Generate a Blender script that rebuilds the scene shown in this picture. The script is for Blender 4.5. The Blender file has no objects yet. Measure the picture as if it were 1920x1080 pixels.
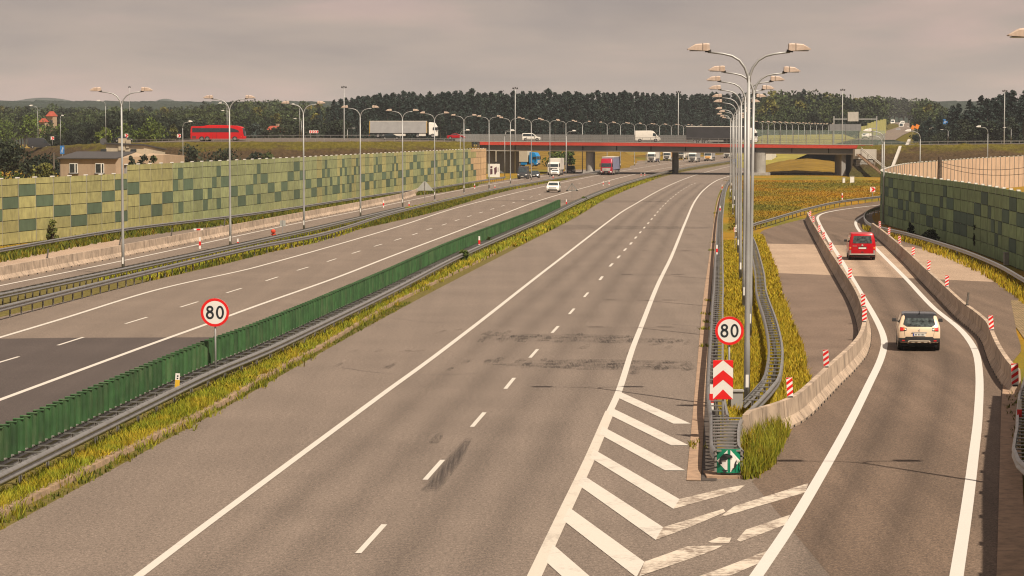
import bpy, math, random
import numpy as np
from mathutils import Vector, Matrix
from mathutils.geometry import tessellate_polygon

S = bpy.context.scene
COL = S.collection
R = random.Random(11)
CAM_H, FOC = 9.2, 4500.0
PITCH = math.atan(290 / FOC)
CP, SP = math.cos(PITCH), math.sin(PITCH)

# ---------------------------------------------------------------- survey helpers: picture point -> place on the ground
def ray(px, py):
    u, v = (px - 960) / FOC, (540 - py) / FOC
    return Vector((u, CP + v * SP, -SP + v * CP))
def G(px, py, z=0.0):
    d = ray(px, py); t = (z - CAM_H) / d.z
    return Vector((d.x * t, d.y * t, z))
def AT(px, py, Y):
    d = ray(px, py); t = Y / d.y
    return Vector((d.x * t, Y, CAM_H + d.z * t))
def P(pts, z=0.0):
    return [Vector(G(x, y, z)[:2]) for x, y in pts]
def grow(pts, a=0.0, b=0.0):
    p = list(pts)
    if a: p.insert(0, p[0] + (p[0] - p[1]).normalized() * a)
    if b: p.append(p[-1] + (p[-1] - p[-2]).normalized() * b)
    return p
def smooth(pts, step):
    out = []
    n = len(pts)
    for i in range(n - 1):
        p0, p1, p2, p3 = pts[max(i - 1, 0)], pts[i], pts[i + 1], pts[min(i + 2, n - 1)]
        L = (p2 - p1).length
        # centripetal-ish tangents, so uneven spacing does not overshoot
        m1 = (p2 - p0) * (L / max((p2 - p0).length, 1e-6))
        m2 = (p3 - p1) * (L / max((p3 - p1).length, 1e-6))
        k = max(1, int(round(L / step)))
        for j in range(k):
            t = j / k; t2 = t * t; t3 = t2 * t
            out.append(p1 * (2*t3 - 3*t2 + 1) + m1 * (t3 - 2*t2 + t) + p2 * (-2*t3 + 3*t2) + m2 * (t3 - t2))
    out.append(pts[-1].copy())
    return out
def even(pts, step):
    """points every `step` metres along a polyline, with their tangents"""
    out, acc = [], 0.0
    for a, b in zip(pts, pts[1:]):
        L = (b - a).length
        if L < 1e-6: continue
        t = (b - a) / L
        while acc <= L:
            out.append((a + t * acc, t)); acc += step
        acc -= L
    return out
def tangents(pts):
    n = len(pts); T = []
    for i in range(n):
        d = pts[min(i + 1, n - 1)] - pts[max(i - 1, 0)]
        T.append(d.normalized() if d.length > 1e-9 else Vector((0, 1)))
    return T
def offset(pts, d):
    return [p + Vector((t.y, -t.x)) * d for p, t in zip(pts, tangents(pts))]

# ---------------------------------------------------------------- materials
KA = .86   # base colours are set for the exposure used below
def kc(c): return tuple(x * KA for x in c)
def base_mat(name):
    m = bpy.data.materials.new(name); m.use_nodes = True
    nt = m.node_tree
    return m, nt, nt.nodes['Principled BSDF']
def node(nt, kind, **kw):
    n = nt.nodes.new(kind)
    for k, v in kw.items():
        if hasattr(n, k): setattr(n, k, v)
        else: n.inputs[k].default_value = v
    return n
def ramp(nt, src, stops):
    r = nt.nodes.new('ShaderNodeValToRGB'); e = r.color_ramp.elements
    while len(e) < len(stops): e.new(0.5)
    for k, (p, c) in enumerate(stops):
        e[k].position = p; e[k].color = (c, c, c, 1) if isinstance(c, (int, float)) else (*c, 1)
    nt.links.new(src, r.inputs[0]); return r.outputs[0]
def mix(nt, fac, a, b, mode='MIX'):
    n = nt.nodes.new('ShaderNodeMix'); n.data_type = 'RGBA'; n.blend_type = mode
    for sock, v in ((n.inputs[0], fac), (n.inputs[6], a), (n.inputs[7], b)):
        if hasattr(v, 'is_linked') or hasattr(v, 'links'): nt.links.new(v, sock)
        elif isinstance(v, (int, float)): sock.default_value = v if sock.type == 'VALUE' else (v, v, v, 1)
        else: sock.default_value = (*v, 1)
    return n.outputs[2]
def wpos(nt, scale=(1, 1, 1), rot=0.0):
    g = nt.nodes.new('ShaderNodeNewGeometry'); mp = nt.nodes.new('ShaderNodeMapping')
    mp.inputs['Scale'].default_value = scale; mp.inputs['Rotation'].default_value = (0, 0, rot)
    nt.links.new(g.outputs['Position'], mp.inputs[0]); return mp.outputs[0]
def noise(nt, vec, scale, detail=4, rough=0.55):
    n = node(nt, 'ShaderNodeTexNoise', Scale=scale, Detail=detail, Roughness=rough)
    nt.links.new(vec, n.inputs['Vector']); return n.outputs['Fac']
def bump(nt, bsdf, h, strength, dist=0.02):
    b = node(nt, 'ShaderNodeBump', Strength=strength, Distance=dist)
    nt.links.new(h, b.inputs['Height']); nt.links.new(b.outputs[0], bsdf.inputs['Normal'])
def M(name, c, rough=0.6, metal=0.0, var=0.18, scale=2.0, dirt=None, coat=0.0, spec=0.5, each=0.0):
    """plain material with cloudy variation and optional dirt colour in patches and vertical streaks"""
    c = kc(c); m, nt, b = base_mat(name)
    if dirt: dirt = (kc(dirt[0]), dirt[1])
    v = wpos(nt); n1 = noise(nt, v, scale, 5)
    lo, hi = [max(0, x * (1 - var)) for x in c], [min(1, x * (1 + var)) for x in c]
    col = ramp(nt, n1, [(0.3, lo), (0.7, hi)])
    if dirt:
        n2 = noise(nt, wpos(nt, (3, 3, .5)), 1.3, 6, .65)
        col = mix(nt, ramp(nt, n2, [(0.5, 0.0), (0.72, dirt[1])]), col, dirt[0])
    if each:
        oi = nt.nodes.new('ShaderNodeObjectInfo'); g = nt.nodes.new('ShaderNodeNewGeometry')
        col = mix(nt, 1.0, col, ramp(nt, oi.outputs['Random'], [(0, 1 - each), (1, 1 + each * .7)]), 'MULTIPLY')
        col = mix(nt, 1.0, col, ramp(nt, g.outputs['Random Per Island'], [(0, 1 - each), (1, 1 + each * .7)]), 'MULTIPLY')
    nt.links.new(col, b.inputs['Base Color'])
    b.inputs['Roughness'].default_value = rough; b.inputs['Metallic'].default_value = metal
    b.inputs['Coat Weight'].default_value = coat; b.inputs['Specular IOR Level'].default_value = spec
    return m
def M_leaf(name, cols, rough=0.7, clump=(.5, .95, 1.6)):
    cols = [kc(c) for c in cols]
    m, nt, b = base_mat(name)
    g = nt.nodes.new('ShaderNodeNewGeometry'); oi = nt.nodes.new('ShaderNodeObjectInfo')
    c1 = ramp(nt, g.outputs['Random Per Island'], [(i / max(1, len(cols) - 1), c) for i, c in enumerate(cols)])
    t = ramp(nt, oi.outputs['Random'], [(0, (.72, .76, .74)), (.5, (1, 1, 1)), (1, (1.28, 1.16, .95))])
    cl = ramp(nt, noise(nt, wpos(nt), .42, 3, .6), [(.34, clump[0]), (.5, clump[1]), (.66, clump[2])])
    nt.links.new(mix(nt, 1.0, mix(nt, 1.0, c1, t, 'MULTIPLY'), cl, 'MULTIPLY'), b.inputs['Base Color'])
    b.inputs['Roughness'].default_value = rough; b.inputs['Specular IOR Level'].default_value = .2
    return m
def M_grass(name, cols, patch, pscale=.35):
    cols = [(x * .86, y * .80, z * .8) for x, y, z in cols]; patch = [(x * .84, y * .86, z * .82) for x, y, z in patch]
    """blades: colour per blade, drifting between two palettes in patches over the ground"""
    m, nt, b = base_mat(name)
    g = nt.nodes.new('ShaderNodeNewGeometry')
    c1 = ramp(nt, g.outputs['Random Per Island'], [(i / (len(cols) - 1), c) for i, c in enumerate(cols)])
    c2 = ramp(nt, g.outputs['Random Per Island'], [(i / (len(patch) - 1), c) for i, c in enumerate(patch)])
    f = ramp(nt, noise(nt, wpos(nt), pscale, 4, .6), [(.47, 0.0), (.64, 1.0)])
    nt.links.new(mix(nt, f, c1, c2), b.inputs['Base Color'])
    b.inputs['Roughness'].default_value = .75; b.inputs['Specular IOR Level'].default_value = .15
    return m
def M_asphalt(name, c, track=.07, rot=math.atan(453 / FOC), grain=.42, blotch=.09):
    m, nt, b = base_mat(name)
    c = kc(c); v = wpos(nt)
    gr = noise(nt, v, 8, 3, .9); gr2 = noise(nt, v, 21, 2, .9)
    bl = noise(nt, v, .22, 5, .6); tr = noise(nt, wpos(nt, (1.1, .022, 1), rot), .9, 3, .5)
    ac = noise(nt, wpos(nt, (.02, .12, 1)), 1.0, 3, .5)
    col = ramp(nt, gr, [(.32, [x * (1 - grain) for x in c]), (.5, c), (.70, [x * (1 + grain * 1.1) for x in c])])
    col = mix(nt, 1.0, col, ramp(nt, gr2, [(.36, .58), (.5, .98), (.64, 1.5)]), 'MULTIPLY')
    col = mix(nt, 1.0, col, ramp(nt, bl, [(.3, 1 - blotch), (.7, 1 + blotch)]), 'MULTIPLY')
    col = mix(nt, 1.0, col, ramp(nt, tr, [(.35, 1 - track), (.65, 1 + track * .6)]), 'MULTIPLY')
    col = mix(nt, 1.0, col, ramp(nt, ac, [(.3, .96), (.7, 1.03)]), 'MULTIPLY')
    nt.links.new(col, b.inputs['Base Color'])
    b.inputs['Roughness'].default_value = .82; b.inputs['Specular IOR Level'].default_value = .3
    bump(nt, b, gr, .25, .01)
    return m
def M_paint(name, c, wear, under, wscale=6.0):
    """road paint, worn through to the asphalt colour in patches"""
    m, nt, b = base_mat(name)
    c = kc(c); under = kc(under); v = wpos(nt); n1 = noise(nt, v, wscale, 6, .7); n2 = noise(nt, v, .8, 4, .6)
    mm = node(nt, 'ShaderNodeMath', operation='MULTIPLY'); nt.links.new(n1, mm.inputs[0]); nt.links.new(n2, mm.inputs[1])
    f = ramp(nt, mm.outputs[0], [(.30 - wear * .12, 0.0), (.42 - wear * .12, min(1, wear * 1.3))])
    fine = ramp(nt, noise(nt, v, 22, 4, .7), [(.3, [x * .9 for x in c]), (.7, c)])
    nt.links.new(mix(nt, f, fine, under), b.inputs['Base Color'])
    b.inputs['Roughness'].default_value = .6
    return m

# ---------------------------------------------------------------- mesh builder
class MB:
    def __init__(s): s.v, s.f, s.m = [], [], []
    def add(s, vs, fs, mi=0):
        o = len(s.v); s.v.extend([tuple(x) for x in vs]); s.f.extend([tuple(i + o for i in f) for f in fs]); s.m.extend([mi] * len(fs))
    def box(s, c, d, mi=0, rz=0.0, tap=1.0, rx=0.0, ry=0.0):
        x, y, z = d[0] / 2, d[1] / 2, d[2] / 2
        vs = [Vector((a * x * (tap if k > 0 else 1), b * y * (tap if k > 0 else 1), k * z)) for k in (-1, 1) for a, b in ((-1, -1), (1, -1), (1, 1), (-1, 1))]
        mt = Matrix.Translation(c) @ Matrix.Rotation(rz, 4, 'Z') @ Matrix.Rotation(rx, 4, 'X') @ Matrix.Rotation(ry, 4, 'Y')
        s.add([mt @ p for p in vs], [(0, 3, 2, 1), (4, 5, 6, 7), (0, 1, 5, 4), (1, 2, 6, 5), (2, 3, 7, 6), (3, 0, 4, 7)], mi)
    def quad(s, a, b, c, d, mi=0): s.add([a, b, c, d], [(0, 1, 2, 3)], mi)
    def poly(s, pts, mi=0):
        pts = [Vector(p) for p in pts]
        for t in tessellate_polygon([pts]): s.add([pts[i] for i in t], [(0, 1, 2)], mi)
    def plate(s, pts, y0, y1, mi=0):
        """outline in XZ given thickness from y0 (front) to y1 (back)"""
        n = len(pts); A = [Vector((x, y0, z)) for x, z in pts]; B = [Vector((x, y1, z)) for x, z in pts]
        tri = tessellate_polygon([A])
        area = sum(A[i].x * A[(i + 1) % n].z - A[(i + 1) % n].x * A[i].z for i in range(n))
        s.add(A + B, [tuple(t) for t in tri] + [tuple(i + n for i in reversed(t)) for t in tri] + [(i, (i + 1) % n, (i + 1) % n + n, i + n) for i in range(n)], mi)
    def tube(s, path, r, n=8, mi=0, caps=True):
        path = [Vector(p) for p in path]; rs = r if isinstance(r, (list, tuple)) else [r] * len(path)
        rings = []
        up = None
        for i, p in enumerate(path):
            t = (path[min(i + 1, len(path) - 1)] - path[max(i - 1, 0)]).normalized()
            if up is None:
                up = Vector((1, 0, 0)) if abs(t.x) < .9 else Vector((0, 1, 0))
            a = (up - t * up.dot(t)).normalized(); up = a; b = t.cross(a)
            rings.append([p + (a * math.cos(2 * math.pi * k / n) + b * math.sin(2 * math.pi * k / n)) * rs[i] for k in range(n)])
        vs = [q for rg in rings for q in rg]
        fs = [(i * n + k, i * n + (k + 1) % n, (i + 1) * n + (k + 1) % n, (i + 1) * n + k) for i in range(len(path) - 1) for k in range(n)]
        if caps: fs += [tuple(reversed(range(n))), tuple((len(path) - 1) * n + k for k in range(n))]
        s.add(vs, fs, mi)
    def cyl(s, c, axis, r, h, n=20, mi=0, r2=None):
        c = Vector(c); ax = Vector(axis).normalized()
        s.tube([c - ax * h / 2, c + ax * h / 2], [r, r if r2 is None else r2], n, mi)
    def loft(s, pts, prof, mi=0, closed=False, z0=0.0, caps=False, side=1):
        """carry a (sideways, up) profile along a plan path"""
        T = tangents(pts); k = len(prof); vs = []
        zz = z0 if isinstance(z0, (list, tuple)) else [z0] * len(pts)
        for i, (p, t) in enumerate(zip(pts, T)):
            nrm = Vector((t.y, -t.x)) * side
            vs += [(p.x + nrm.x * d, p.y + nrm.y * d, zz[i] + z) for d, z in prof]
        fs = []
        for i in range(len(pts) - 1):
            for j in range(k if closed else k - 1):
                a, b = i * k + j, i * k + (j + 1) % k
                fs.append((a, b, b + k, a + k) if side > 0 else (a + k, b + k, b, a))
        if caps: fs += [tuple(range(k)), tuple((len(pts) - 1) * k + j for j in reversed(range(k)))]
        s.add(vs, fs, mi)
    def strip(s, L, Rr, z, mi=0):
        n = min(len(L), len(Rr))
        zs = z if isinstance(z, (list, tuple)) else [z] * n
        vs = [(p.x, p.y, zz) for p, zz in zip(L, zs)] + [(p.x, p.y, zz) for p, zz in zip(Rr, zs)]
        s.add(vs, [(i + n, i + n + 1, i + 1, i) for i in range(n - 1)], mi)
    def merge(s, o, mt=None):
        vs = o.v if mt is None else [tuple(mt @ Vector(p)) for p in o.v]
        k = len(s.v); s.v.extend(vs); s.f.extend([tuple(i + k for i in f) for f in o.f]); s.m.extend(o.m)
    def mesh(s, name, mats, smooth=False):
        me = bpy.data.meshes.new(name)
        me.from_pydata(s.v, [], s.f)
        for m in (mats if isinstance(mats, (list, tuple)) else [mats]): me.materials.append(m)
        me.polygons.foreach_set('material_index', s.m)
        if smooth: me.polygons.foreach_set('use_smooth', [True] * len(s.f))
        me.update(); return me
    def build(s, name, mats, parent=None, smooth=False, origin=None, bevel=0.0):
        if origin is not None:
            o = Vector(origin); s.v = [(x - o.x, y - o.y, z - o.z) for x, y, z in s.v]
        return link(name, s.mesh(name, mats, smooth), parent, bevel=bevel)
def link(name, me, parent=None, bevel=0.0):
    o = bpy.data.objects.new(name, me); COL.objects.link(o)
    if parent is not None: o.parent = parent
    if bevel:
        b = o.modifiers.new('bevel', 'BEVEL'); b.width = bevel; b.segments = 2; b.limit_method = 'ANGLE'
    return o
def tag(o, label=None, cat=None, group=None, kind=None):
    if label: o['label'] = label
    if cat: o['category'] = cat
    if group: o['group'] = group
    if kind: o['kind'] = kind
    return o
def thing(name, label, cat, loc=(0, 0, 0), rz=0.0, group=None):
    o = bpy.data.objects.new(name, None); COL.objects.link(o); o.empty_display_size = .3
    o.location = loc; o.rotation_euler = (0, 0, rz)
    return tag(o, label, cat, group)
def struct(name, mb, mat, smooth=False, kind='structure'):
    return tag(mb.build(name, mat, smooth=smooth), kind=kind)
KIDS = {}
def dup(o, parent=None):
    c = o.copy(); COL.objects.link(c)
    if parent is not None: c.parent = parent
    for ch in o.children: dup(ch, c)
    return c
def put(proto, used, loc, rz=0.0, label=None, group=None, scale=None, tilt=0.0):
    """first call moves the prototype itself, later calls copy it with all its parts"""
    o = dup(proto) if used.get(proto.name) else proto
    used[proto.name] = True
    o.location = loc; o.rotation_euler = (0, tilt, rz)
    if scale: o.scale = scale if isinstance(scale, (tuple, list)) else (scale,) * 3
    if label: o['label'] = label
    if group: o['group'] = group
    return o
USED = {}
def repeat(root, name, mb, mats, spots, limit=100, smooth=False, bevel=0.0):
    """copies of one part on one thing: nearest `limit` as parts, the rest as one part of kind stuff. spots: (x, y, z, rz) in the world"""
    me = mb.mesh(name, mats, smooth); b = Vector(root.location)
    spots = sorted(spots, key=lambda s: s[0] ** 2 + s[1] ** 2)
    for x, y, z, rz in spots[:limit]:
        o = link(name, me, root, bevel); o.location = Vector((x, y, z)) - b; o.rotation_euler = (0, 0, rz)
    if len(spots) > limit:
        big = MB()
        for x, y, z, rz in spots[limit:]: big.merge(mb, Matrix.Translation(Vector((x, y, z)) - b) @ Matrix.Rotation(rz, 4, 'Z'))
        tag(big.build(name, mats, root, smooth), kind='stuff')
def ang(t):  # z-rotation that carries local +Y onto the plan direction t
    return math.atan2(t.y, t.x) - math.pi / 2
# ================================================================ materials
ASPH = (.180, .140, .110)
m_asph = M_asphalt('asphalt', ASPH)
m_asph_ramp = M_asphalt('asphalt_ramp', (.150, .104, .073), track=.18, rot=.1)
m_asph_new = M_asphalt('asphalt_fresh', (.075, .058, .05), grain=.25, blotch=.08, track=.08)
m_asph_left = M_asphalt('asphalt_left', (.180, .138, .106), grain=.3)
m_slab = M_asphalt('concrete_slab', (.37, .265, .185), grain=.18, blotch=.12, track=.05)
m_shoulder = M_asphalt('asphalt_shoulder', (.165, .115, .083), grain=.2, blotch=.2, track=.04)
m_paint = M_paint('road_paint', (.61, .555, .48), .12, ASPH)
m_paint_fresh = M_paint('road_paint_fresh', (.63, .59, .53), .03, ASPH)
m_paint_worn = M_paint('road_paint_worn', (.64, .55, .44), .75, (.21, .155, .115))
m_gutter = M('gutter_concrete', (.34, .22, .14), .9, var=.25, scale=3, dirt=((.12, .09, .06), .6))
m_channel_shade = M('drain_channel_shade', (.06, .045, .035), .9, var=.4, scale=4)  # dark tone carries the shade inside the channel and below the rail
m_kerb = M('kerb_stone', (.27, .18, .11), .9, var=.4, scale=5, dirt=((.10, .09, .03), .8))
m_pavers = None
GREENS = [(.05, .085, .012), (.12, .15, .018), (.23, .22, .022), (.10, .12, .015)]
GOLDS = [(.33, .20, .02), (.42, .30, .03), (.22, .16, .018), (.38, .18, .018), (.16, .15, .02)]

def ground_mat():
    m, nt, b = base_mat('meadow')
    v = wpos(nt)
    a = noise(nt, wpos(nt, (.055, .02, 1)), 1.0, 6, .6); f = noise(nt, v, 1.6, 5, .7); g = noise(nt, v, 9, 4, .7)
    col = ramp(nt, a, [(.34, (.095, .095, .016)), (.45, (.16, .13, .016)), (.54, (.265, .145, .013)), (.66, (.32, .152, .011))])
    col = mix(nt, ramp(nt, f, [(.4, 0.0), (.7, .55)]), col, (.11, .10, .016))
    col = mix(nt, 1.0, col, ramp(nt, g, [(.25, .75), (.75, 1.22)]), 'MULTIPLY')
    nt.links.new(col, b.inputs['Base Color']); b.inputs['Roughness'].default_value = .95
    b.inputs['Specular IOR Level'].default_value = .1
    bump(nt, b, g, .6, .08); return m
m_ground = ground_mat()
m_soil = M('soil', (.13, .105, .03), .95, var=.4, scale=4, spec=.1)
mb = MB()
xs = [-4000, -800, -200, 0, 200, 800, 4000]; ys = [-60, 60, 200, 400, 700, 1500, 6000]
for i in range(6):
    for j in range(6):
        mb.quad((xs[i], ys[j], -.02), (xs[i+1], ys[j], -.02), (xs[i+1], ys[j+1], -.02), (xs[i], ys[j+1], -.02))
struct('ground', mb, m_ground)

def sheet(name, left, right, z, mat, kind='structure'):
    """a road between two traced edges"""
    n = 60
    def res(p):
        L = [0]
        for a, b in zip(p, p[1:]): L.append(L[-1] + (b - a).length)
        out = []; j = 0
        for k in range(n + 1):
            s = L[-1] * (k / n) ** 1.0
            while j < len(L) - 2 and L[j + 1] < s: j += 1
            out.append(p[j].lerp(p[j + 1], (s - L[j]) / max(L[j + 1] - L[j], 1e-9)))
        return out
    mb = MB(); mb.strip(res(left), res(right), z)
    return struct(name, mb, mat, kind=kind)
def flat(name, pts, z, mat):
    mb = MB(); mb.poly([(p[0], p[1], z) for p in pts], 0)
    return struct(name, mb, mat)

# ---------------------------------------------------------------- traced lines (picture points on the ground)
# main carriageway, traffic going away
MAIN_L = grow(P([(0, 995), (187, 893), (400, 777), (560, 685), (735, 587), (955, 472), (1076, 410), (1140, 372), (1215, 341), (1268, 325), (1330, 314), (1400, 302), (1480, 291.5)]), 60, 0)
MAIN_R = grow(P([(1286, 905), (1298, 788), (1306.7, 690), (1318.7, 560), (1330, 528), (1336, 443), (1343, 378), (1356, 349), (1378, 331), (1430, 315), (1480, 304), (1560, 293)]), 60, 0)
MAIN_L, MAIN_R = smooth(MAIN_L, 6), smooth(MAIN_R, 6)
sheet('main_road', MAIN_L, MAIN_R, 0, m_asph)
# the gore in front of the island and the ramp with the closed shoulders on both sides of it
RAMP_L = grow(P([(1410, 903), (1440, 880), (1478, 820), (1500, 770), (1512, 722), (1505, 660), (1484, 610), (1463, 543), (1456, 509), (1436, 460), (1427, 435), (1466, 421), (1512, 409), (1545, 396), (1590, 386), (1650, 377)]), 0, 60)
RAMP_R = [Vector((9.5, 45)), Vector((10.5, 50)), Vector((13.0, 62)), Vector((16.6, 80)), Vector((18.2, 86))] + \
         P([(1890, 690)]) + [Vector((21.5, 101)), Vector((24.5, 116))] + P([(1945, 600), (1905, 556), (1830, 507), (1760, 468), (1700, 441), (1650, 424), (1636, 410), (1640, 398), (1660, 391)])
RAMP_R = grow(RAMP_R, 40, 60)
ramp_poly = [(p.x, p.y) for p in smooth(RAMP_L, 3)] + [(p.x, p.y) for p in reversed(smooth(RAMP_R, 3))]
gore = [G(1286, 905).xy, G(1410, 903).xy, G(1700, 860).xy, G(1700, 1080).xy]
gp = [(p.x, p.y) for p in P([(1284, 905), (1411, 903)])] + [(8.4, 66), (10.0, 50), (6, 20), (0, -6), (-4, -6)]
k0 = MAIN_R[0]
gp = [(G(1280, 899).x, G(1280, 899).y), (G(1413, 896).x, G(1413, 896).y), (9.5, 66), (9.6, 44), (8.0, 5), (k0.x - .5, k0.y)]
flat('gore_area', gp, .004, m_asph)
mb = MB(); mb.poly([(x, y, .008) for x, y in ramp_poly + [(7.5, 5)]], 0)
struct('ramp_road', mb, m_asph_ramp)
# opposite carriageway and the collector road beyond the lamp row
LEFT_R = grow(P([(0, 872), (200, 788), (400, 702), (635, 590), (855, 482), (1057, 391), (1092, 371), (1160, 345), (1220, 329), (1262, 319), (1330, 307), (1420, 294), (1500, 285)]), 60, 0)
LEFT_L = grow(P([(0, 595), (240, 537), (475, 482), (640, 438), (805, 400), (955, 357), (1097, 330), (1180, 315), (1260, 302), (1340, 291), (1440, 281)]), 80, 0)
sheet('opposite_road', smooth(LEFT_L, 6), smooth(LEFT_R, 6), .002, m_asph_left)
COLL_R = grow(P([(0, 557), (240, 505), (425, 465), (565, 432), (675, 408), (755, 391), (870, 367), (955, 349), (1060, 334), (1125, 325), (1200, 312), (1290, 300)]), 80, 0)
COLL_L = grow(P([(0, 487), (120, 462), (240, 441), (475, 411), (730, 372), (905, 345), (950, 337), (1030, 325), (1100, 314), (1200, 301)]), 80, 0)
sheet('collector_road', smooth(COLL_L, 6), smooth(COLL_R, 6), .001, m_asph_left)
# fresh asphalt patch, lower left
pl = P([(-60, 636), (120, 633.5), (426, 632.5)]); 
fp = [(p.x, p.y) for p in pl] + [(p.x, p.y) for p in P([(300, 747), (0, 874)])] + [(LEFT_R[0].x, LEFT_R[0].y), (LEFT_R[0].x - 17, LEFT_R[0].y + 4)]
flat('fresh_asphalt', fp, .006, m_asph_new)
# light concrete slabs across the ramp and its shoulders
flat('concrete_band', [(p.x, p.y) for p in P([(1436, 457), (1560, 459.5), (1700, 463), (1768, 473), (1890, 530), (1732, 523), (1602, 518), (1457, 512)])], .012, m_slab)
flat('shoulder_slab', [(p.x, p.y) for p in P([(-80, 500), (0, 487), (230, 447), (235, 463), (-80, 528)])], .012, m_slab)
flat('shoulder_old', [(p.x, p.y) for p in P([(1457, 512), (1602, 518), (1640, 600), (1612, 650), (1560, 715), (1518, 745), (1512, 722), (1506, 660), (1484, 610), (1463, 543)])], .012, m_shoulder)
# paved bank on the right
def paver_mat():
    m, nt, b = base_mat('block_paving')
    br = nt.nodes.new('ShaderNodeTexBrick'); nt.links.new(wpos(nt, (1, .55, 1), .2), br.inputs[0])
    for k, v in (('Color1', (.30, .19, .10, 1)), ('Color2', (.22, .15, .07, 1)), ('Mortar', (.05, .05, .015, 1)), ('Scale', 1.7), ('Mortar Size', .035)): br.inputs[k].default_value = v
    col = mix(nt, 1.0, br.outputs[0], ramp(nt, noise(nt, wpos(nt), 1.2, 5), [(.3, .7), (.7, 1.25)]), 'MULTIPLY')
    nt.links.new(col, b.inputs[0]); b.inputs['Roughness'].default_value = .9; return m
flat('paved_bank', [(20.2, 88), (21.4, 97), (24, 114), (27.5, 132), (34, 132), (30, 100), (24, 86)], .014, paver_mat())

# ---------------------------------------------------------------- painted lines
def ribbon(mb, pts, w, z, step=2.0):
    q = smooth(pts, step)
    mb.strip(offset(q, -w / 2), offset(q, w / 2), z)
def line(name, px, w, z=.012, ext=(40, 0), mat=None):
    mb = MB(); ribbon(mb, grow(P(px), *ext), w, z); return struct(name, mb, mat or m_paint)
line('lane_line', [(270, 1073), (382, 988), (724.6, 734), (780, 694), (824.6, 661), (917, 590), (979, 541), (1031.6, 500), (1160, 401.5), (1192, 382), (1238, 356), (1275, 339), (1312, 326), (1369, 312), (1430, 300), (1480, 293.5)], .22)
line('lane_line', [(1142, 775), (1160, 735), (1185, 657), (1200, 618), (1233, 535), (1258.6, 482), (1284, 419.6), (1302.6, 378), (1321, 355), (1344, 338.6), (1367, 330.5), (1430, 312), (1500, 300)], .24, ext=(0, 0))
line('rumble_line', [(1000, 1085), (1060, 957), (1105, 862), (1144, 771)], .31, z=.0126, ext=(25, 0), mat=M_paint('rumble_paint', (.60, .53, .44), .3, ASPH, 9))
line('lane_line', [(0, 633), (110, 600), (300, 542), (480, 501), (730, 430), (855, 390), (949, 366), (1018, 350), (1110, 331), (1190, 316.5), (1280, 302), (1360, 291)], .24)
line('lane_line', [(0, 750), (260, 654), (385, 609), (480, 574), (630, 521), (730, 482), (855, 435), (926, 408), (1018, 374), (1110, 348), (1160, 334), (1225, 319.5), (1300, 307), (1380, 296)], .24)
line('lane_line', [(0, 536), (240, 487), (480, 435), (570, 416), (675, 395), (755, 378.5), (870, 355), (955, 340), (1060, 325), (1130, 315), (1230, 302)], .24)
line('ramp_line', [(1412, 1090), (1480, 990), (1540, 890), (1590, 800), (1630, 720), (1652, 672), (1658, 640), (1647, 608), (1620, 560), (1580, 492), (1552, 447), (1536, 418), (1534, 406), (1548, 399), (1590, 391.5), (1650, 384.5)], .29, .016, ext=(30, 40), mat=m_paint_fresh)
line('ramp_line', [(1792, 1090), (1812, 960), (1825, 860), (1834, 780), (1836, 700), (1827, 655), (1800, 618), (1750, 577), (1700, 524), (1650, 474), (1617, 440), (1605, 422), (1608, 412), (1630, 401), (1662, 395)], .29, .016, ext=(30, 20), mat=m_paint_fresh)
# dashes
mb = MB()
dc = [(697, 1010), (814, 881), (897, 787), (956, 719), (1001, 663), (1041, 618), (1072, 584), (1099, 553)]
for k, (x, y) in enumerate(dc):
    a = G(x, y).xy; nx = G(*dc[k + 1]).xy if k + 1 < len(dc) else G(1131, 516).xy
    t = (nx - a).normalized(); ribbon(mb, [a - t * 1.95, a + t * 1.95], .14, .012)
dc2 = [(1127, 522), (1146, 497), (1160, 482), (1172, 468.2), (1183, 456.7), (1192, 445.6), (1200.5, 435.8), (1208, 427), (1215.5, 418.5), (1222, 410.8), (1228, 403.9), (1233, 397.6), (1238, 391.9), (1243, 386.3), (1248, 381.7), (1252.5, 377), (1257.5, 372.6), (1262, 369.2), (1267, 364.9), (1272, 361.3), (1277, 357.6), (1282, 354.4), (1287, 351.3), (1292, 348.8), (1297, 346.2), (1303, 343.8)]
for k, (x, y) in enumerate(dc2):
    a = G(x, y).xy; nx = G(*dc2[min(k + 1, len(dc2) - 1)]).xy if k + 1 < len(dc2) else a + (a - G(*dc2[k - 1]).xy)
    t = (nx - a).normalized(); ribbon(mb, [a - t * 2, a + t * 2], .17, .012)
struct('dashed_line', mb, m_paint)
mb = MB()
dl = [(-60, 704), (5, 678), (133, 640), (256, 601), (355, 571), (439, 545), (510, 523), (568, 504), (622, 488), (668, 473), (709, 460), (746, 449), (778, 439), (805, 429.5), (833, 421), (857, 413), (880, 405.5), (902, 398.5), (923, 392), (943, 386), (963, 380), (980, 374.6), (996, 369.5), (1012, 364.5), (1060, 350.5), (1087, 343.5), (1110, 338), (1132, 333)]
for k, (x, y) in enumerate(dl):
    a = G(x, y).xy; b = G(*dl[k + 1]).xy if k + 1 < len(dl) else a + (a - G(*dl[k - 1]).xy)
    t = (b - a).normalized(); ribbon(mb, [a - t * 2.1, a + t * 2.1], .15, .012)
struct('dashed_line', mb, m_paint)
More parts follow.
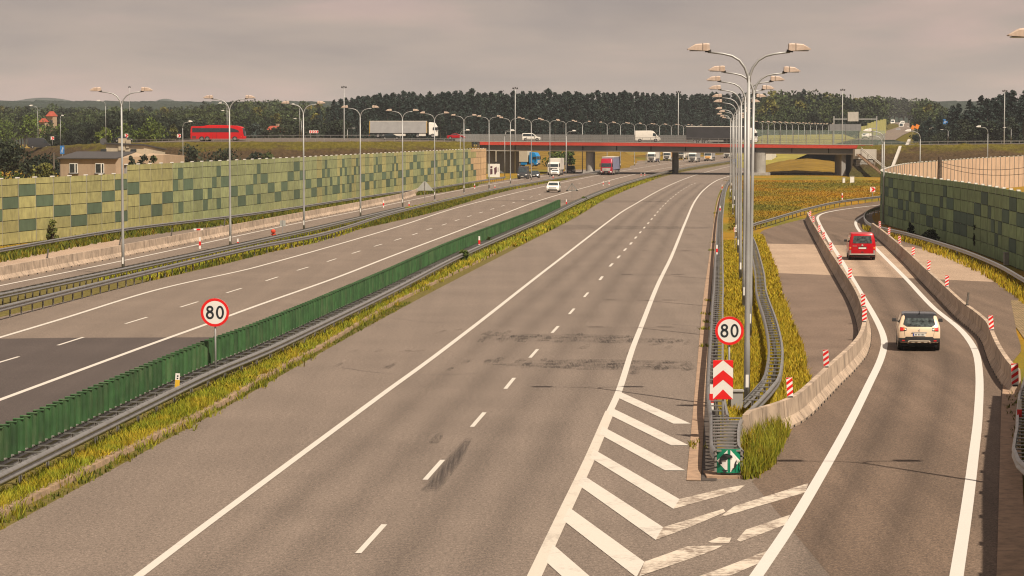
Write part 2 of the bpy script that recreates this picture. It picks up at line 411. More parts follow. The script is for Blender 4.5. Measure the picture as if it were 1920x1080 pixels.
# hatching of the gore
def gz(pts): return [(980 + x / 3, 720 + y / 3) for x, y in pts]
hat = [[(535, 40), (945, 225), (848, 225), (522, 72)], [(495, 133), (935, 347), (835, 347), (482, 172)], [(447, 240), (915, 488), (800, 488), (432, 284)],
       [(400, 370), (882, 650), (848, 705), (378, 415)], [(340, 515), (790, 808), (748, 880), (312, 570)], [(262, 697), (685, 1003), (640, 1090), (226, 768)], [(170, 905), (430, 1130), (380, 1230), (132, 1003)]]
hat_w = [[(882, 650), (1120, 592), (1255, 568), (1205, 606), (1010, 660), (848, 705)], [(790, 808), (1130, 705), (1140, 722), (960, 800), (748, 880)], [(1110, 750), (1190, 690), (1607, 560), (1590, 612), (1140, 745)],
         [(685, 1003), (930, 915), (1125, 912), (1060, 945), (655, 1085)], [(1045, 890), (1110, 862), (1175, 866), (1160, 898), (1060, 895)], [(1205, 880), (1255, 822), (1505, 738), (1475, 796), (1225, 890)], [(960, 1095), (1110, 1042), (1378, 940), (1350, 1002), (1100, 1110)]]
mb = MB()
for q in hat: mb.poly([(*G(x, y).xy, .013) for x, y in gz(q)])
struct('hatching', mb, M_paint('hatch_paint', (.62, .56, .48), .3, ASPH))
mb = MB()
for q in hat_w: mb.poly([(*G(x, y).xy, .013) for x, y in gz(q)])
struct('worn_hatching', mb, m_paint_worn)
# tyre marks
def tyre_and_band_mat():
    m, nt, b = base_mat('rubber_and_dark_smear')
    n = noise(nt, wpos(nt, (14, .7, 1), -.1), 1.0, 4, .6); n2 = noise(nt, wpos(nt), 1.1, 4, .6)
    mm = node(nt, 'ShaderNodeMath', operation='MULTIPLY'); nt.links.new(n, mm.inputs[0]); nt.links.new(n2, mm.inputs[1])
    b.inputs['Base Color'].default_value = (.045, .036, .03, 1); b.inputs['Roughness'].default_value = .7
    nt.links.new(ramp(nt, mm.outputs[0], [(.16, 0.0), (.40, .34)]), b.inputs['Alpha']); return m
mb = MB()
def skid(x0, y0, x1, y1, w):
    a, b = G(x0, y0).xy, G(x1, y1).xy; t = (b - a).normalized(); n = Vector((t.y, -t.x)) * w / 2
    q = [a - n, a + n * .9, a.lerp(b, .55) + n * 1.1, b + n * .4, b - n * .5, a.lerp(b, .4) - n * 1.1]
    mb.poly([(p.x, p.y, .010) for p in q])
mb2 = MB(); mb, mb0 = mb2, mb
for s in [(806, 922, 880, 822, .50), (808, 918, 878, 827, .40), (811, 913, 875, 834, .30), (815, 906, 870, 844, .20)]: skid(*s)
mb = mb0
for s in [(722, 692, 742, 680, .28), (812, 832, 826, 812, .3), (722, 692, 742, 680, .28), (655, 662, 672, 655, .25), (820, 626, 836, 619, .3), (858, 620, 868, 616, .3), (706, 660, 716, 655, .25), (628, 688, 642, 680, .22),
          (755, 661, 768, 656, .4), (775, 660, 798, 656, .35), (908, 628, 920, 621, .35), (940, 628, 958, 620, .35), (985, 686, 995, 676, .3), (1090, 655, 1103, 646, .35), (1250, 654, 1258, 648, .3), (1222, 648, 1238, 640, .35), (1285, 694, 1292, 678, .35), (1184, 703, 1190, 696, .25), (1180, 665, 1186, 655, .3), (870, 682, 880, 674, .25), (840, 695, 850, 688, .2), (1008, 640, 1030, 632, .3)]: skid(*s)
for k in range(70):
    x = R.uniform(900, 1292); up = R.random() < .5
    y = (672 + (x - 900) * .032 if not up else 628 + (x - 900) * .02) + R.gauss(0, 3.2)
    L = R.uniform(4, 11); skid(x, y + L, x + L * .75, y, R.uniform(.2, .42))
m_tyrem = tyre_and_band_mat(); struct('tyre_and_dark_mark', mb, m_tyrem)
m_sk, nt_, b_k = base_mat('skid_rubber'); b_k.inputs['Base Color'].default_value = (.05, .04, .034, 1)
nt_.links.new(ramp(nt_, noise(nt_, wpos(nt_, (16, .25, 1), math.atan(453 / FOC) + .06), 1.0, 3, .6), [(.3, .05), (.65, .24)]), b_k.inputs['Alpha'])
for v_ in range(len(mb2.v)): mb2.v[v_] = (mb2.v[v_][0], mb2.v[v_][1], .0098 + .0005 * (v_ // 12))
struct('tyre_and_dark_mark', mb2, m_sk)
def faint(name, alpha, sx=(1.2, .05, 1)):
    m, nt, b = base_mat(name); n = noise(nt, wpos(nt, sx, math.atan(453 / FOC)), 1.0, 4, .6)
    b.inputs['Base Color'].default_value = (.03, .024, .02, 1); b.inputs['Roughness'].default_value = .8
    nt.links.new(ramp(nt, n, [(.25, alpha * .7), (.75, alpha)]), b.inputs['Alpha']); return m
# oil-darkened wheel paths, layered so that their edges fade
ctr = P([(697, 1010), (814, 881), (956, 719), (1041, 618), (1127, 522), (1192, 445.6), (1243, 386.3), (1303, 343.8)])
ctr = smooth(grow(ctr, 40, 0), 4); mt_ = faint('wheel_path', .026, (.6, .018, 1)); k = 0
for off in (-2.75, -1.15, 1.05, 2.75):
    for w_ in (1.25, 1.0, .75, .5, .28):
        mb = MB(); mb.strip(offset(ctr, off - w_ / 2), offset(ctr, off + w_ / 2), .0052 + .0008 * k); k = (k + 1) % 5
        struct('wheel_path', mb, mt_)
rc = smooth([Vector((5.3, 20))] + P([(1600, 1080), (1665, 900), (1722, 760), (1740, 690), (1728, 640), (1690, 570), (1640, 500), (1580, 440)]), 3); mt_ = faint('wheel_path_ramp', .04, (.6, .03, 1))
for off in (-.85, .75):
    for k, w_ in enumerate((1.15, .9, .65, .4, .2)):
        mb = MB(); mb.strip(offset(rc, off - w_ / 2), offset(rc, off + w_ / 2), .0125 + .0006 * k); struct('wheel_path', mb, mt_)
# broad smudges, sealed cracks and the lane seam
mb = MB(); sm_ = tyre_and_band_mat()
for x0, x1, y, h_ in ((900, 1290, 683, 9), (960, 1292, 676, 5), (1000, 1280, 634, 8), (900, 1200, 628, 5), (820, 1330, 424, 5), (900, 1250, 376, 3)):  # the two farthest are plain faint dark bands across the road
    mb.poly([(*G(x0, y).xy, .0095), (*G((x0 + x1) / 2, y + h_ + 2).xy, .0095), (*G(x1, y + h_).xy, .0095), (*G(x1, y + h_ * .3).xy, .0095), (*G((x0 + x1) / 2, y - h_ * .4).xy, .0095)])
struct('tyre_and_dark_mark', mb, sm_)
m_seal = M('crack_sealant', (.05, .04, .034), .6, var=.3, scale=3); mb = MB()
def crack(px, w=.03):
    q = smooth(P(px), .7); q = [p + Vector((R.gauss(0, .012), R.gauss(0, .03))) for p in q]; mb.strip(offset(q, -w / 2), offset(q, w / 2), .0112)
for px in ([(1234, 606), (1270, 609), (1314, 613)], [(1015, 642), (1060, 640), (1120, 643)], [(1245, 527), (1290, 529), (1326, 531)], [(730, 596), (800, 604), (900, 607)], [(1290, 466), (1330, 468)], [(640, 690), (720, 700), (830, 703), (900, 700)], [(1560, 700), (1620, 706), (1650, 702)]): crack(px)
struct('sealed_crack', mb, m_seal)

# ---------------------------------------------------------------- gutter, kerb
g1 = grow(P([(1287, 902), (1297.8, 788), (1306.7, 690), (1318.7, 560), (1330, 480), (1338, 420), (1347, 372), (1358, 350)]), 0, 0)
mb = MB(); q = smooth(g1, 3); mb.strip(q, offset(q, .38), .022); struct('gutter', mb, m_gutter)
mb = MB(); mb.strip(offset(q, .39), offset(q, .80), .018); struct('drain_channel_shade', mb, m_channel_shade)  # flat strip, its recess and rail shade put into the colour
kl = grow(P([(0, 966), (47, 943), (187, 871), (273, 829), (350, 791), (410, 760), (510, 700), (585, 660), (735, 571), (960, 460)]), 40, 60)
mb = MB(); mb.loft(smooth(kl, 3), [(-.2, -.02), (-.19, .12), (.12, .12), (.16, -.02)]); struct('kerb', mb, m_kerb)
rk = [Vector((8.2, 40)), Vector((10.3, 50)), Vector((12.78, 62)), Vector((16.5, 80)), Vector((18.1, 87.5))]
mb = MB(); mb.loft(smooth(rk, 3), [(-.1, -.02), (-.1, .1), (.5, .12), (.5, -.02)]); struct('kerb', mb, m_gutter)
mb = MB(); q = smooth([p + Vector((.55, 0)) for p in rk], 3); mb.strip(q, offset(q, 6), .05); struct('verge', mb, m_soil)
# soil under the grass strips
sheet('median_soil', smooth(LEFT_R, 6), MAIN_L, -.006, m_soil)
sheet('verge', smooth(COLL_R, 6), smooth(LEFT_L, 6), -.007, m_soil)
# ================================================================ guard rails, barriers, walls
m_steel = M('galvanised_steel', (.40, .39, .37), .42, .75, var=.14, scale=3, dirt=((.22, .18, .14), .5))
m_steel_dk = M('weathered_steel', (.30, .28, .25), .6, .5, var=.2, scale=4)
m_conc = M('barrier_concrete', (.43, .325, .235), .9, var=.25, scale=1.6, dirt=((.14, .105, .08), .95), each=.14)
m_conc_grey = M('grey_concrete', (.33, .31, .28), .9, var=.16, scale=.8, dirt=((.16, .14, .12), .6))
m_conc_tan = M('wall_concrete', (.60, .41, .27), .9, var=.12, scale=.5, dirt=((.34, .24, .17), .55))
m_fin = M('green_plastic', (.026, .082, .022), .6, var=.3, scale=2.2, dirt=((.10, .12, .055), .55), each=.22)
m_white = M('white_plastic', (.78, .74, .68), .5, var=.08)
m_red = M('signal_red', (.62, .012, .015), .45, var=.1)
m_black = M('black_rubber', (.018, .017, .017), .6, var=.2)
m_yellow = M('marker_yellow', (.70, .42, .03), .5, var=.1)
WB = [(0, .44), (.02, .45), (.085, .50), (.085, .545), (.015, .585), (.015, .615), (.085, .655), (.085, .70), (.02, .745), (0, .755)]

def post_mb(h=.72, w=.1, d=.06):
    b = MB(); b.box((0, 0, h / 2 - .05), (d, .008, h + .1)); b.box((d / 2, 0, h / 2 - .05), (.008, w, h + .1)); b.box((-d / 2, 0, h / 2 - .05), (.008, w, h + .1)); return b
def guardrail(name, label, pts, side=1, post=4.0, ladder=0.0, rung=1.33, group=None, plain_back=False, post_back=True):
    """side: +1 when the beam faces right of the path; ladder: distance to a second beam on the other side, with rungs between"""
    q = smooth(pts, 2.5)
    r = thing(name, label, 'guardrail', (q[0].x, q[0].y, 0), group=group)
    b = MB(); b.loft(q, WB, side=side); b.loft(q, [(-.004 + d, z) for d, z in WB], side=side); b.build('rail_beam', m_steel, r, True, r.location)
    back = offset(q, -side * (ladder or .12))
    if ladder:
        b = MB(); b.loft(back, WB, side=-side); b.build('rail_beam', m_steel, r, True, r.location)
        sp = [(p.x - side * t.y * ladder / 2, p.y + side * t.x * ladder / 2, 0, ang(t)) for p, t in even(q, rung)]
        rb = MB(); rb.box((0, 0, .715), (ladder - .01, .07, .03)); rb.box((0, .03, .70), (ladder - .01, .006, .03)); repeat(r, 'rung', rb, m_steel, sp)
    mid = offset(q, -side * (ladder / 2 if ladder else .09))
    sp = [(p.x, p.y, 0, ang(t)) for p, t in even(mid, post)]
    repeat(r, 'post', post_mb(), m_steel_dk, sp)
    return r, q, back

# the median rail with its green anti-glare fins
med = P([(0, 887), (260, 760), (400, 693), (500, 655), (610, 600), (737, 540), (855, 480), (955, 437), (1018, 412), (1087, 376), (1155, 346), (1191, 339 - 1), (1261, 318), (1330, 306.5)], .75)
med = grow(P([(0, 887), (260, 760), (400, 693), (500, 652), (610, 601), (737, 540), (855, 480), (955, 436), (1018, 409), (1087, 376), (1140, 354.5), (1191, 337.5), (1261, 319), (1330, 307), (1420, 295)], .75), 45, 0)
rail_med, q_med, back_med = guardrail('median_guardrail', 'double steel guardrail with cross rungs in the median, between yellow grass and green fins', med, 1, 2.66, ladder=.62, rung=1.33)
endY = G(1057, 389, .75).y
fin = MB()
fp_ = [Vector((-.14, .085)), Vector((-.10, .015)), Vector((-.03, -.012)), Vector((.03, -.012)), Vector((.10, .015)), Vector((.14, .085))]
fin.loft(fp_, [(-.012, .05), (.012, .05), (.012, .90), (-.012, .90)], closed=True, caps=True); fin.box((0, .03, .915), (.29, .12, .035)); fin.box((0, .03, .04), (.12, .08, .10)); fin.box((0, -.03, .47), (.022, .03, .84))
scr = thing('anti_glare_screen', 'long row of dark green plastic anti-glare fins standing along the median rail', 'screen', (back_med[0].x, back_med[0].y, 0))
sp = [(p.x, p.y, .73, ang(t) + .16 + R.gauss(0, .06)) for p, t in even(back_med, .66) if p.y < endY]
repeat(scr, 'fin', fin, m_fin, sp, bevel=.008)
b = MB(); qq = [p for p in back_med if p.y < endY]; b.loft(qq, [(-.07, .755), (.07, .755), (.07, .79), (-.07, .79)], closed=True); b.build('mounting_strip', m_steel_dk, scr, False, scr.location)

# lamp-row rails, left
lr = grow(P([(0, 573.5), (240, 515), (475, 461), (600, 437), (730, 397 + 2), (855, 369), (955, 348), (1096, 324.5), (1125, 319.5)], .75), 60, 0)
guardrail('guardrail', 'single steel guardrail along the far edge of the opposite carriageway, before the lamp posts', lr, 1, 2.0)
ll = grow(P([(0, 547), (230, 500), (425, 460), (565, 430), (675, 405), (752, 387.5)], .75), 60, 0)
guardrail('guardrail', 'low rail on closely spaced posts beside the narrow collector road and left lamp posts', ll, -1, 1.3, ladder=.42, rung=1.3)
wr = grow(P([(0, 466), (120, 445), (240, 426.5), (475, 398.5), (730, 361), (805, 352.5), (905, 337), (947, 331)], .75), 40, 0)
guardrail('guardrail', 'steel guardrail standing at the foot of the sunlit green noise wall', wr, 1, 2.66)

# island rails
il = P([(1337, 834), (1335.5, 777), (1330, 734), (1331, 690), (1335, 620), (1338, 560), (1340, 543), (1343, 471), (1348, 396), (1358, 349), (1368, 336)], .75)
guardrail('island_guardrail', 'left leg of the ladder guardrail on the grass island, beside the drain and main carriageway', il[1:], -1, 2.0, ladder=.42, rung=1.33)
ir = P([(1383, 834), (1384, 794), (1393, 779), (1424, 748), (1455.5, 712), (1463, 688), (1465, 650), (1455, 602), (1440, 560), (1435, 543), (1431, 509), (1416.5, 456.5), (1408, 438)], .75)
guardrail('island_guardrail', 'right leg of the ladder guardrail curving along the grass island toward the ramp', ir[3:], 1, 2.0, ladder=.45, rung=1.33)
rb = P([(1407, 436), (1406, 426), (1412, 419), (1441, 410.5), (1516, 389), (1578, 375.7), (1651.5, 367), (1720, 359)], .75)
guardrail('guardrail', 'curved steel guardrail between the golden meadow and the top of the ramp', rb, 1, 4.0)
# crash cushion head where both legs meet
cc = thing('crash_terminal', 'short ladder guardrail head with a green arrow plate facing traffic at the gore', 'crash barrier', (G(1361, 900).x, G(1361, 900).y, 0))
LA = smooth([il[0] - Vector((0, 1.0)), il[0], il[1], il[2]], 1); RA = smooth([ir[0] - Vector((0, 1.0)), ir[0], ir[1], ir[2], ir[3]], 1)
b = MB(); b.loft(LA, WB, side=-1); b.build('rail_beam', m_steel, cc, True, cc.location)
b = MB(); b.loft(RA, WB, side=1); b.build('rail_beam', m_steel, cc, True, cc.location)
y0 = LA[0].y
for k in range(11):
    y = y0 + .35 + k * .72
    def at(pl):
        for a_, b_ in zip(pl, pl[1:]):
            if min(a_.y, b_.y) <= y <= max(a_.y, b_.y): return a_.x + (b_.x - a_.x) * (y - a_.y) / max(1e-6, b_.y - a_.y)
        return pl[-1].x
    xa, xb = at(LA), at(RA)
    if xb - xa < .2 or y > LA[-1].y: continue
    b = MB(); b.box(((xa + xb) / 2, y, .70), (xb - xa - .02, .10, .035)); b.box(((xa + xb) / 2, y + .05, .69), (xb - xa - .02, .008, .05))
    b.box(((xa + xb) / 2, y + .3, .50), (xb - xa - .04, .05, .05), rz=.5); b.build('rung', m_steel, cc, False, cc.location)
    for x_ in (xa + .08, xb - .08):
        b = MB(); b.merge(post_mb(.64), Matrix.Translation((x_, y, 0))); b.build('post', m_steel_dk, cc, False, cc.location)
# the arrow plate
m_tgreen = M('sign_green', (.0, .20, .10), .5, var=.12, dirt=((.02, .10, .06), .3)); m_peel = M('torn_foil', (.012, .012, .012), .8, var=.3)
tw, th, tz = .315, .645, .13
cx = (LA[0].x + RA[0].x) / 2; cy = y0 - .1
def curved(pts, off, mi, mbx):
    mbx.poly([(cx + x, cy + .10 * (x / tw) ** 2 - off, z) for x, z in pts], mi)
b = MB(); n = 9; X = [-tw + 2 * tw * i / n for i in range(n + 1)]
b.add([(cx + x, cy + .10 * (x / tw) ** 2, tz) for x in X] + [(cx + x, cy + .10 * (x / tw) ** 2, tz + th) for x in X], [(i, i + 1, i + n + 2, i + n + 1) for i in range(n)])
b.add([(cx + x, cy + .02 + .10 * (x / tw) ** 2, tz) for x in X] + [(cx + x, cy + .02 + .10 * (x / tw) ** 2, tz + th) for x in X], [(i + 1, i, i + n + 1, i + n + 2) for i in range(n)])
plate = b.build('plate', m_tgreen, cc, False, cc.location)
def band(f0, f1, xa, xb, off, name, mat, par):
    b = MB(); n = 12; X = [xa + (xb - xa) * i / n for i in range(n + 1)]
    b.add([(cx + x, cy + .10 * (x / tw) ** 2 - off, f0(x)) for x in X] + [(cx + x, cy + .10 * (x / tw) ** 2 - off, f1(x)) for x in X], [(i, i + 1, i + n + 2, i + n + 1) for i in range(n)])
    return b.build(name, mat, par, False, cc.location)
zm = tz + th / 2
band(lambda x: zm - .30 * (x + .31) / .27, lambda x: zm + .30 * (x + .31) / .27, -.31, -.04, .004, 'arrow', m_white, plate)
band(lambda x: zm - .30 * (.31 - x) / .27, lambda x: zm + .30 * (.31 - x) / .27, .04, .31, .004, 'arrow', m_white, plate)
b = MB()
def pz(pts): return [((x - 455) / 1008 * .98, tz + th * (860 - y) / 620) for x, y in pts]
for q in ([(200, 470), (300, 365), (380, 348), (545, 405), (552, 468), (415, 450), (400, 515), (240, 540), (270, 620), (180, 650)], [(620, 590), (650, 528), (675, 540), (660, 620), (685, 645), (640, 700), (550, 770), (535, 745), (600, 715)], [(250, 770), (300, 765), (425, 780), (350, 850), (320, 845)], [(640, 720), (660, 700), (655, 855), (645, 855)]):
    curved(pz(q), .035, 0, b)
b.build('torn_foil', m_peel, plate, False, cc.location)
b = MB(); b.box((cx, y0 + .05, .73), (.66, .22, .05)); b.box((cx - .24, cy + .2, .07), (.09, .12, .24)); b.box((cx + .24, cy + .2, .07), (.09, .12, .24))
for s_ in (-1, 1):
    for k in range(4): b.box((cx + s_ * .345, y0 + .12, .2 + k * .15), (.06, .3, .09))
b.build('front_frame', m_steel_dk, cc, False, cc.location)
b = MB(); b.box((cx + .02, cy + .4, .035), (1.25, 1.1, .07)); b.build('footing', m_gutter, cc, False, cc.location)

# right rails
rw = P([(1651, 387.5), (1629, 394), (1621, 406), (1636, 420), (1709.6, 438), (1801, 465.6), (1870, 493), (1916, 518.4), (1960, 545)], .75)
guardrail('guardrail', 'dark curved guardrail at the foot of the shaded green noise wall, right of the ramp', grow(rw, 25, 12), 1, 4.0)
rl = [Vector((11.6, 42)), Vector((12.85, 50.5))] + P([(1912, 860), (1909.5, 800), (1914, 737)], .75)
rl += [rl[-1] + Vector((.55, 2.2)), rl[-1] + Vector((2.2, 9))]
guardrail('guardrail', 'ladder guardrail in the shade at the lower right, starting at the concrete barrier end', rl, -1, 2.0, ladder=.62, rung=.8)

# concrete barriers: segments as parts
NJ = [(-.30, -.01), (-.30, .09), (-.13, .34), (-.085, .86), (.085, .86), (.13, .34), (.30, .09), (.30, -.01)]
def barrier(label, pts, seg, group):
    q = smooth(pts, .5); pos = even(q, seg)
    r = thing('concrete_barrier', label, 'barrier', (q[0].x, q[0].y, 0), group=group)
    for (a, ta), (c, tc) in zip(pos, pos[1:]):
        sub = [a + (c - a) * (.03 / seg), a.lerp(c, .5), a + (c - a) * (1 - .03 / seg)]
        # follow the curve inside the segment
        near = min(range(len(q)), key=lambda i: (q[i] - sub[1]).length); sub[1] = q[near]
        b = MB(); b.loft(sub, NJ, closed=True, caps=True)
        for f in (.25, .75):
            p = a.lerp(c, f); b.box((p.x, p.y, .035), (.64 if abs(tc.y) > .5 else .25, .22, .075), 1, rz=ang(tc))
        b.build('segment', [m_conc, m_black], r, False, r.location)
    return q
q_bl = barrier('long sunlit concrete barrier on the left, between closed shoulder and collector road', grow(P([(0, 526), (232, 480), (475, 431), (480, 430), (755, 374), (797, 357)]), 40, 0), 4.0, 'concrete traffic barriers')
bl = P([(1397, 832), (1405, 823), (1440, 812), (1475, 799), (1500, 783), (1530, 754), (1560, 723), (1590, 694), (1611, 668), (1620, 640), (1619, 612), (1604, 571), (1580, 530), (1558, 494), (1536, 455), (1519, 424), (1514, 412)])
q_br = barrier('curving concrete barrier left of the ramp, ending in tall grass at the island', bl, 2.0, 'concrete traffic barriers')
b2 = P([(1908, 738), (1893, 722), (1873, 690), (1862, 665), (1852, 640), (1832, 620), (1805, 598), (1770, 563), (1735, 528), (1700, 492), (1660, 455), (1634, 434)])
q_b2 = barrier('winding concrete barrier right of the ramp, shaded on its road side', b2, 2.0, 'concrete traffic barriers')

# ---------------------------------------------------------------- noise walls
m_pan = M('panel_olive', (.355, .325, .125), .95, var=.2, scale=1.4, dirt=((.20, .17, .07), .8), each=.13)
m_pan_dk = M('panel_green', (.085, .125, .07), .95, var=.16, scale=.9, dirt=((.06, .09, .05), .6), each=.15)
m_pan_shade = M('panel_cloud_shade', (.265, .285, .125), .95, var=.2, scale=1.4, dirt=((.15, .15, .07), .8), each=.14)
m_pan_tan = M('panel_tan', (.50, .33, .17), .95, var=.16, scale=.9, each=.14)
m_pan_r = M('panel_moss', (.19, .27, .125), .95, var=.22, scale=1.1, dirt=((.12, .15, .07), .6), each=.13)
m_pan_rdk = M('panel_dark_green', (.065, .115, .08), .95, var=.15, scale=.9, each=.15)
m_groove = M('panel_joint', (.055, .05, .025), .95)
def noise_wall(name, label, pts, hfun, bay, mats, back, post_back, tan_from=None, cap=.45, seed=3, side=1, rows=5):
    """side +1: the patterned face looks right of the path. Every bay is a part with its panel pattern, every post a part"""
    rr = random.Random(seed); q = smooth(pts, .5); pos = even(q, bay)
    r = thing(name, label, 'noise barrier', (q[0].x, q[0].y, 0))
    tri = [0, 1, 2, 3, 2, 1]
    ci = 0; posts = []
    for k, ((a, ta), (c, tc)) in enumerate(zip(pos, pos[1:])):
        h = hfun(a.y); d = c - a; t = d.normalized(); nrm = Vector((t.y, -t.x)) * side
        L = d.length; b = MB(); split = 2 if rr.random() < (.12 if a.y < 223 else .3) else 1
        rh = (h - cap) / rows
        W = L - .12
        # body
        f0 = a + t * .06
        def pt(u, w, z): p = f0 + t * u + nrm * w; return (p.x, p.y, z)
        def bx(u0, u1, w0, w1, z0, z1, mi):
            vs = [pt(u, w, z) for z in (z0, z1) for u, w in ((u0, w0), (u1, w0), (u1, w1), (u0, w1))]
            b.add(vs, [(0, 3, 2, 1), (4, 5, 6, 7), (0, 1, 5, 4), (1, 2, 6, 5), (2, 3, 7, 6), (3, 0, 4, 7)], mi)
        bx(0, W, -.09, .02, -.05, h - .02, 2)
        for sIdx in range(split):
            u0, u1 = W * sIdx / split + .02, W * (sIdx + 1) / split - .02
            tr = tri[ci % 6]; ci += 1
            dark = {tr} | ({3} if tr == 0 and rr.random() < .8 else set()) | ({rr.randrange(4)} if rr.random() < .05 else set())
            istan = tan_from is not None and a.y > tan_from
            for row in range(rows):
                z1 = h - cap - row * rh; z0 = z1 - rh + .05
                mi = 1 if row in dark else 0
                if istan and (a.y > tan_from + 8 or rr.random() < .5): mi = 3
                bx(u0, u1, .02, .10 + (.0 if mi != 1 else .012), max(-.04, z0), z1, mi)
            bx(u0, u1, .02, .085, h - cap + .05, h, 3 if istan else 0)
        bx(.0, W, -.11, -.09, -.05, h - .03, 4)
        m0 = m_pan_shade if mats[0] is m_pan and a.y > 236 and rr.random() < (.9 if a.y < 330 else .5) else mats[0]  # greener, darker panels stand in for a cloud shadow along this stretch
        b.build('panel', [m0, mats[1], m_groove, m_pan_tan, back], r, False, r.location)
        posts.append((a, t, h))
    pm = {}
    for a, t, h in posts:
        key = round(h, 1)
        if key not in pm:
            pb = MB(); pb.box((-.0 * side, 0, h / 2), (.16, .10, h + .04)); pb.box((-side * .15, 0, h / 2), (.06, .20, h + .10), 0); pb.box((0, 0, h + .05), (.22, .5, .09), 1)
            pm[key] = pb.mesh('post', [post_back, m_white])
        o = link('post', pm[key], r); o.location = Vector((a.x, a.y, 0)) - r.location; o.rotation_euler = (0, 0, ang(t))
    return q
wl = [Vector((-64, 40)), Vector((-53, 110))] + P([(0, 461), (200, 439), (480, 402), (730, 364), (915, 337.5)])
noise_wall('noise_barrier', 'long sunlit olive noise wall with scattered dark green panels on the left', wl, lambda y: 5.45 if y < 223 else 6.25, 3.6, (m_pan, m_pan_dk), m_conc_tan, m_conc_grey, tan_from=448, cap=.55)
wpath = [Vector((26, 100)), Vector((29.5, 118)), Vector((32.2, 138)), Vector((34.35, 161)), Vector((36.3, 192)), Vector((37.2, 224)), Vector((38.1, 246)), Vector((40.3, 261)), Vector((51.5, 313)), Vector((63.8, 352)), Vector((77, 390)), Vector((90, 421)), Vector((104, 455))]
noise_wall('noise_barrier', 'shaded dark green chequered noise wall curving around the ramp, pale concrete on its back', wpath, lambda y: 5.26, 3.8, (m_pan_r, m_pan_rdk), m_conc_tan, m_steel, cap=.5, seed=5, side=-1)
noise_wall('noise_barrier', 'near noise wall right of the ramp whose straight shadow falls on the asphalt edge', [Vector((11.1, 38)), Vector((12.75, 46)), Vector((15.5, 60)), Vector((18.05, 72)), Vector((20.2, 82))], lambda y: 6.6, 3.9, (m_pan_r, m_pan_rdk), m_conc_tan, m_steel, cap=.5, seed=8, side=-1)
# ================================================================ lamps
m_pole = M('pole_steel', (.36, .355, .34), .5, .3, var=.10, scale=2, dirt=((.25, .23, .20), .3))
m_head = M('lamp_housing', (.52, .40, .315), .55, var=.12, scale=6, dirt=((.38, .26, .18), .7))
m_glass_lamp = M('lamp_glass', (.35, .33, .30), .15, var=.05)
m_bracket = M('dark_bracket', (.05, .045, .04), .6)
def lamp_head(b, x0, z0, s, ln=.80, k=.92):
    """trapezoid housing from the arm end outwards, s = direction"""
    w = .17 * k; pr = [(0, 0), (.02, .235), (.12, .25), (.52, .215), (ln, .045), (ln, .015), (.10, -.03)]
    pr = [(x * k, z * k) for x, z in pr]
    n = len(pr); A = []
    for yy, sh in ((-w, .82), (-w * .75, 1), (w * .75, 1), (w, .82)):
        A += [(x0 + s * x, yy, z0 + z * (sh if z > .05 else 1)) for x, z in pr]
    fs = [tuple(range(n)), tuple(3 * n + i for i in reversed(range(n)))] + [(j * n + i, j * n + (i + 1) % n, (j + 1) * n + (i + 1) % n, (j + 1) * n + i) for j in range(3) for i in range(n)]
    if s < 0: fs = [tuple(reversed(f)) for f in fs]
    b.add(A, fs, 0)
    b.box((x0 + s * .26 * k, 0, z0 + .112 * k), (.02 * k, w * 2 + .012, .262 * k), 1)
    b.box((x0 + s * .06 * k, 0, z0 - .03 * k), (.22 * k, .12 * k, .10 * k), 1)
FORK = 11.1
def double_lamp():
    r = thing('double_lamp_post', '', 'street lamp')
    b = MB(); b.tube([(0, 0, 0), (0, 0, 2.2), (0, 0, 2.25), (0, 0, 6.5), (0, 0, FORK)], [.105, .10, .092, .075, .055], 10)
    b.build('pole', m_pole, r, True)
    b = MB(); b.box((0, 0, .02), (.36, .36, .04)); b.tube([(0, 0, .04), (0, 0, .16)], [.12, .115], 10); b.build('base_plate', m_pole, r)
    b = MB(); b.box((0, -.106, .95), (.10, .02, .42)); b.build('hatch', m_white, r)
    for s in (-1, 1):
        pth = [(0, 0, FORK - .3), (s * .03, 0, FORK), (s * .13, 0, FORK + .27), (s * .31, 0, FORK + .51), (s * .56, 0, FORK + .66), (s * .86, 0, FORK + .73), (s * 1.36, 0, FORK + .79)]
        b = MB(); b.tube(pth, [.05, .05, .045, .042, .04, .036, .034], 8); b.build('arm', m_pole, r, True)
        b = MB(); lamp_head(b, s * 1.30, FORK + .85, s); h = b.build('lamp_head', [m_head, m_bracket], r)
        b = MB(); b.box((s * 1.72, 0, FORK + .83), (.5, .24, .03)); b.build('lens', m_glass_lamp, h)
    return r
DL = double_lamp()
ORD = 'nearest,second,third,fourth,fifth,sixth,seventh,eighth,ninth,tenth,eleventh,twelfth,thirteenth,fourteenth,fifteenth,sixteenth,seventeenth,eighteenth,nineteenth,twentieth'.split(',')
def ordn(k): return ORD[k]
rowR = [(1400, 767, 0), (1405, 637, .012), (1395, 580, 0), (1388, 527, 0), (1384, 478, 0), (1380, 446, 0), (1374, 402, 0), (1377, 385, 0), (1369, 369, 0), (1372, 356, 0), (1374, 346, 0)]
for k, (x, y, ti) in enumerate(rowR):
    put(DL, USED, G(x, y), R.uniform(-.05, .05), f'{ordn(k)} double-armed street lamp in the row on the grass island, counted from the crash terminal', 'lamps along the grass island', tilt=ti)
rowL = [(231, 516), (432, 470), (570, 437), (676, 411), (755, 391), (815, 376), (870, 362), (917, 355), (957, 346), (996, 339.5), (1031, 333), (1061, 328), (1092, 322.5)]
for k, (x, y) in enumerate(rowL):
    put(DL, USED, G(x, y), R.uniform(-.06, .06), f'{ordn(k)} double-armed street lamp in the row beside the opposite carriageway, counted from the near end', 'lamps along the opposite carriageway')
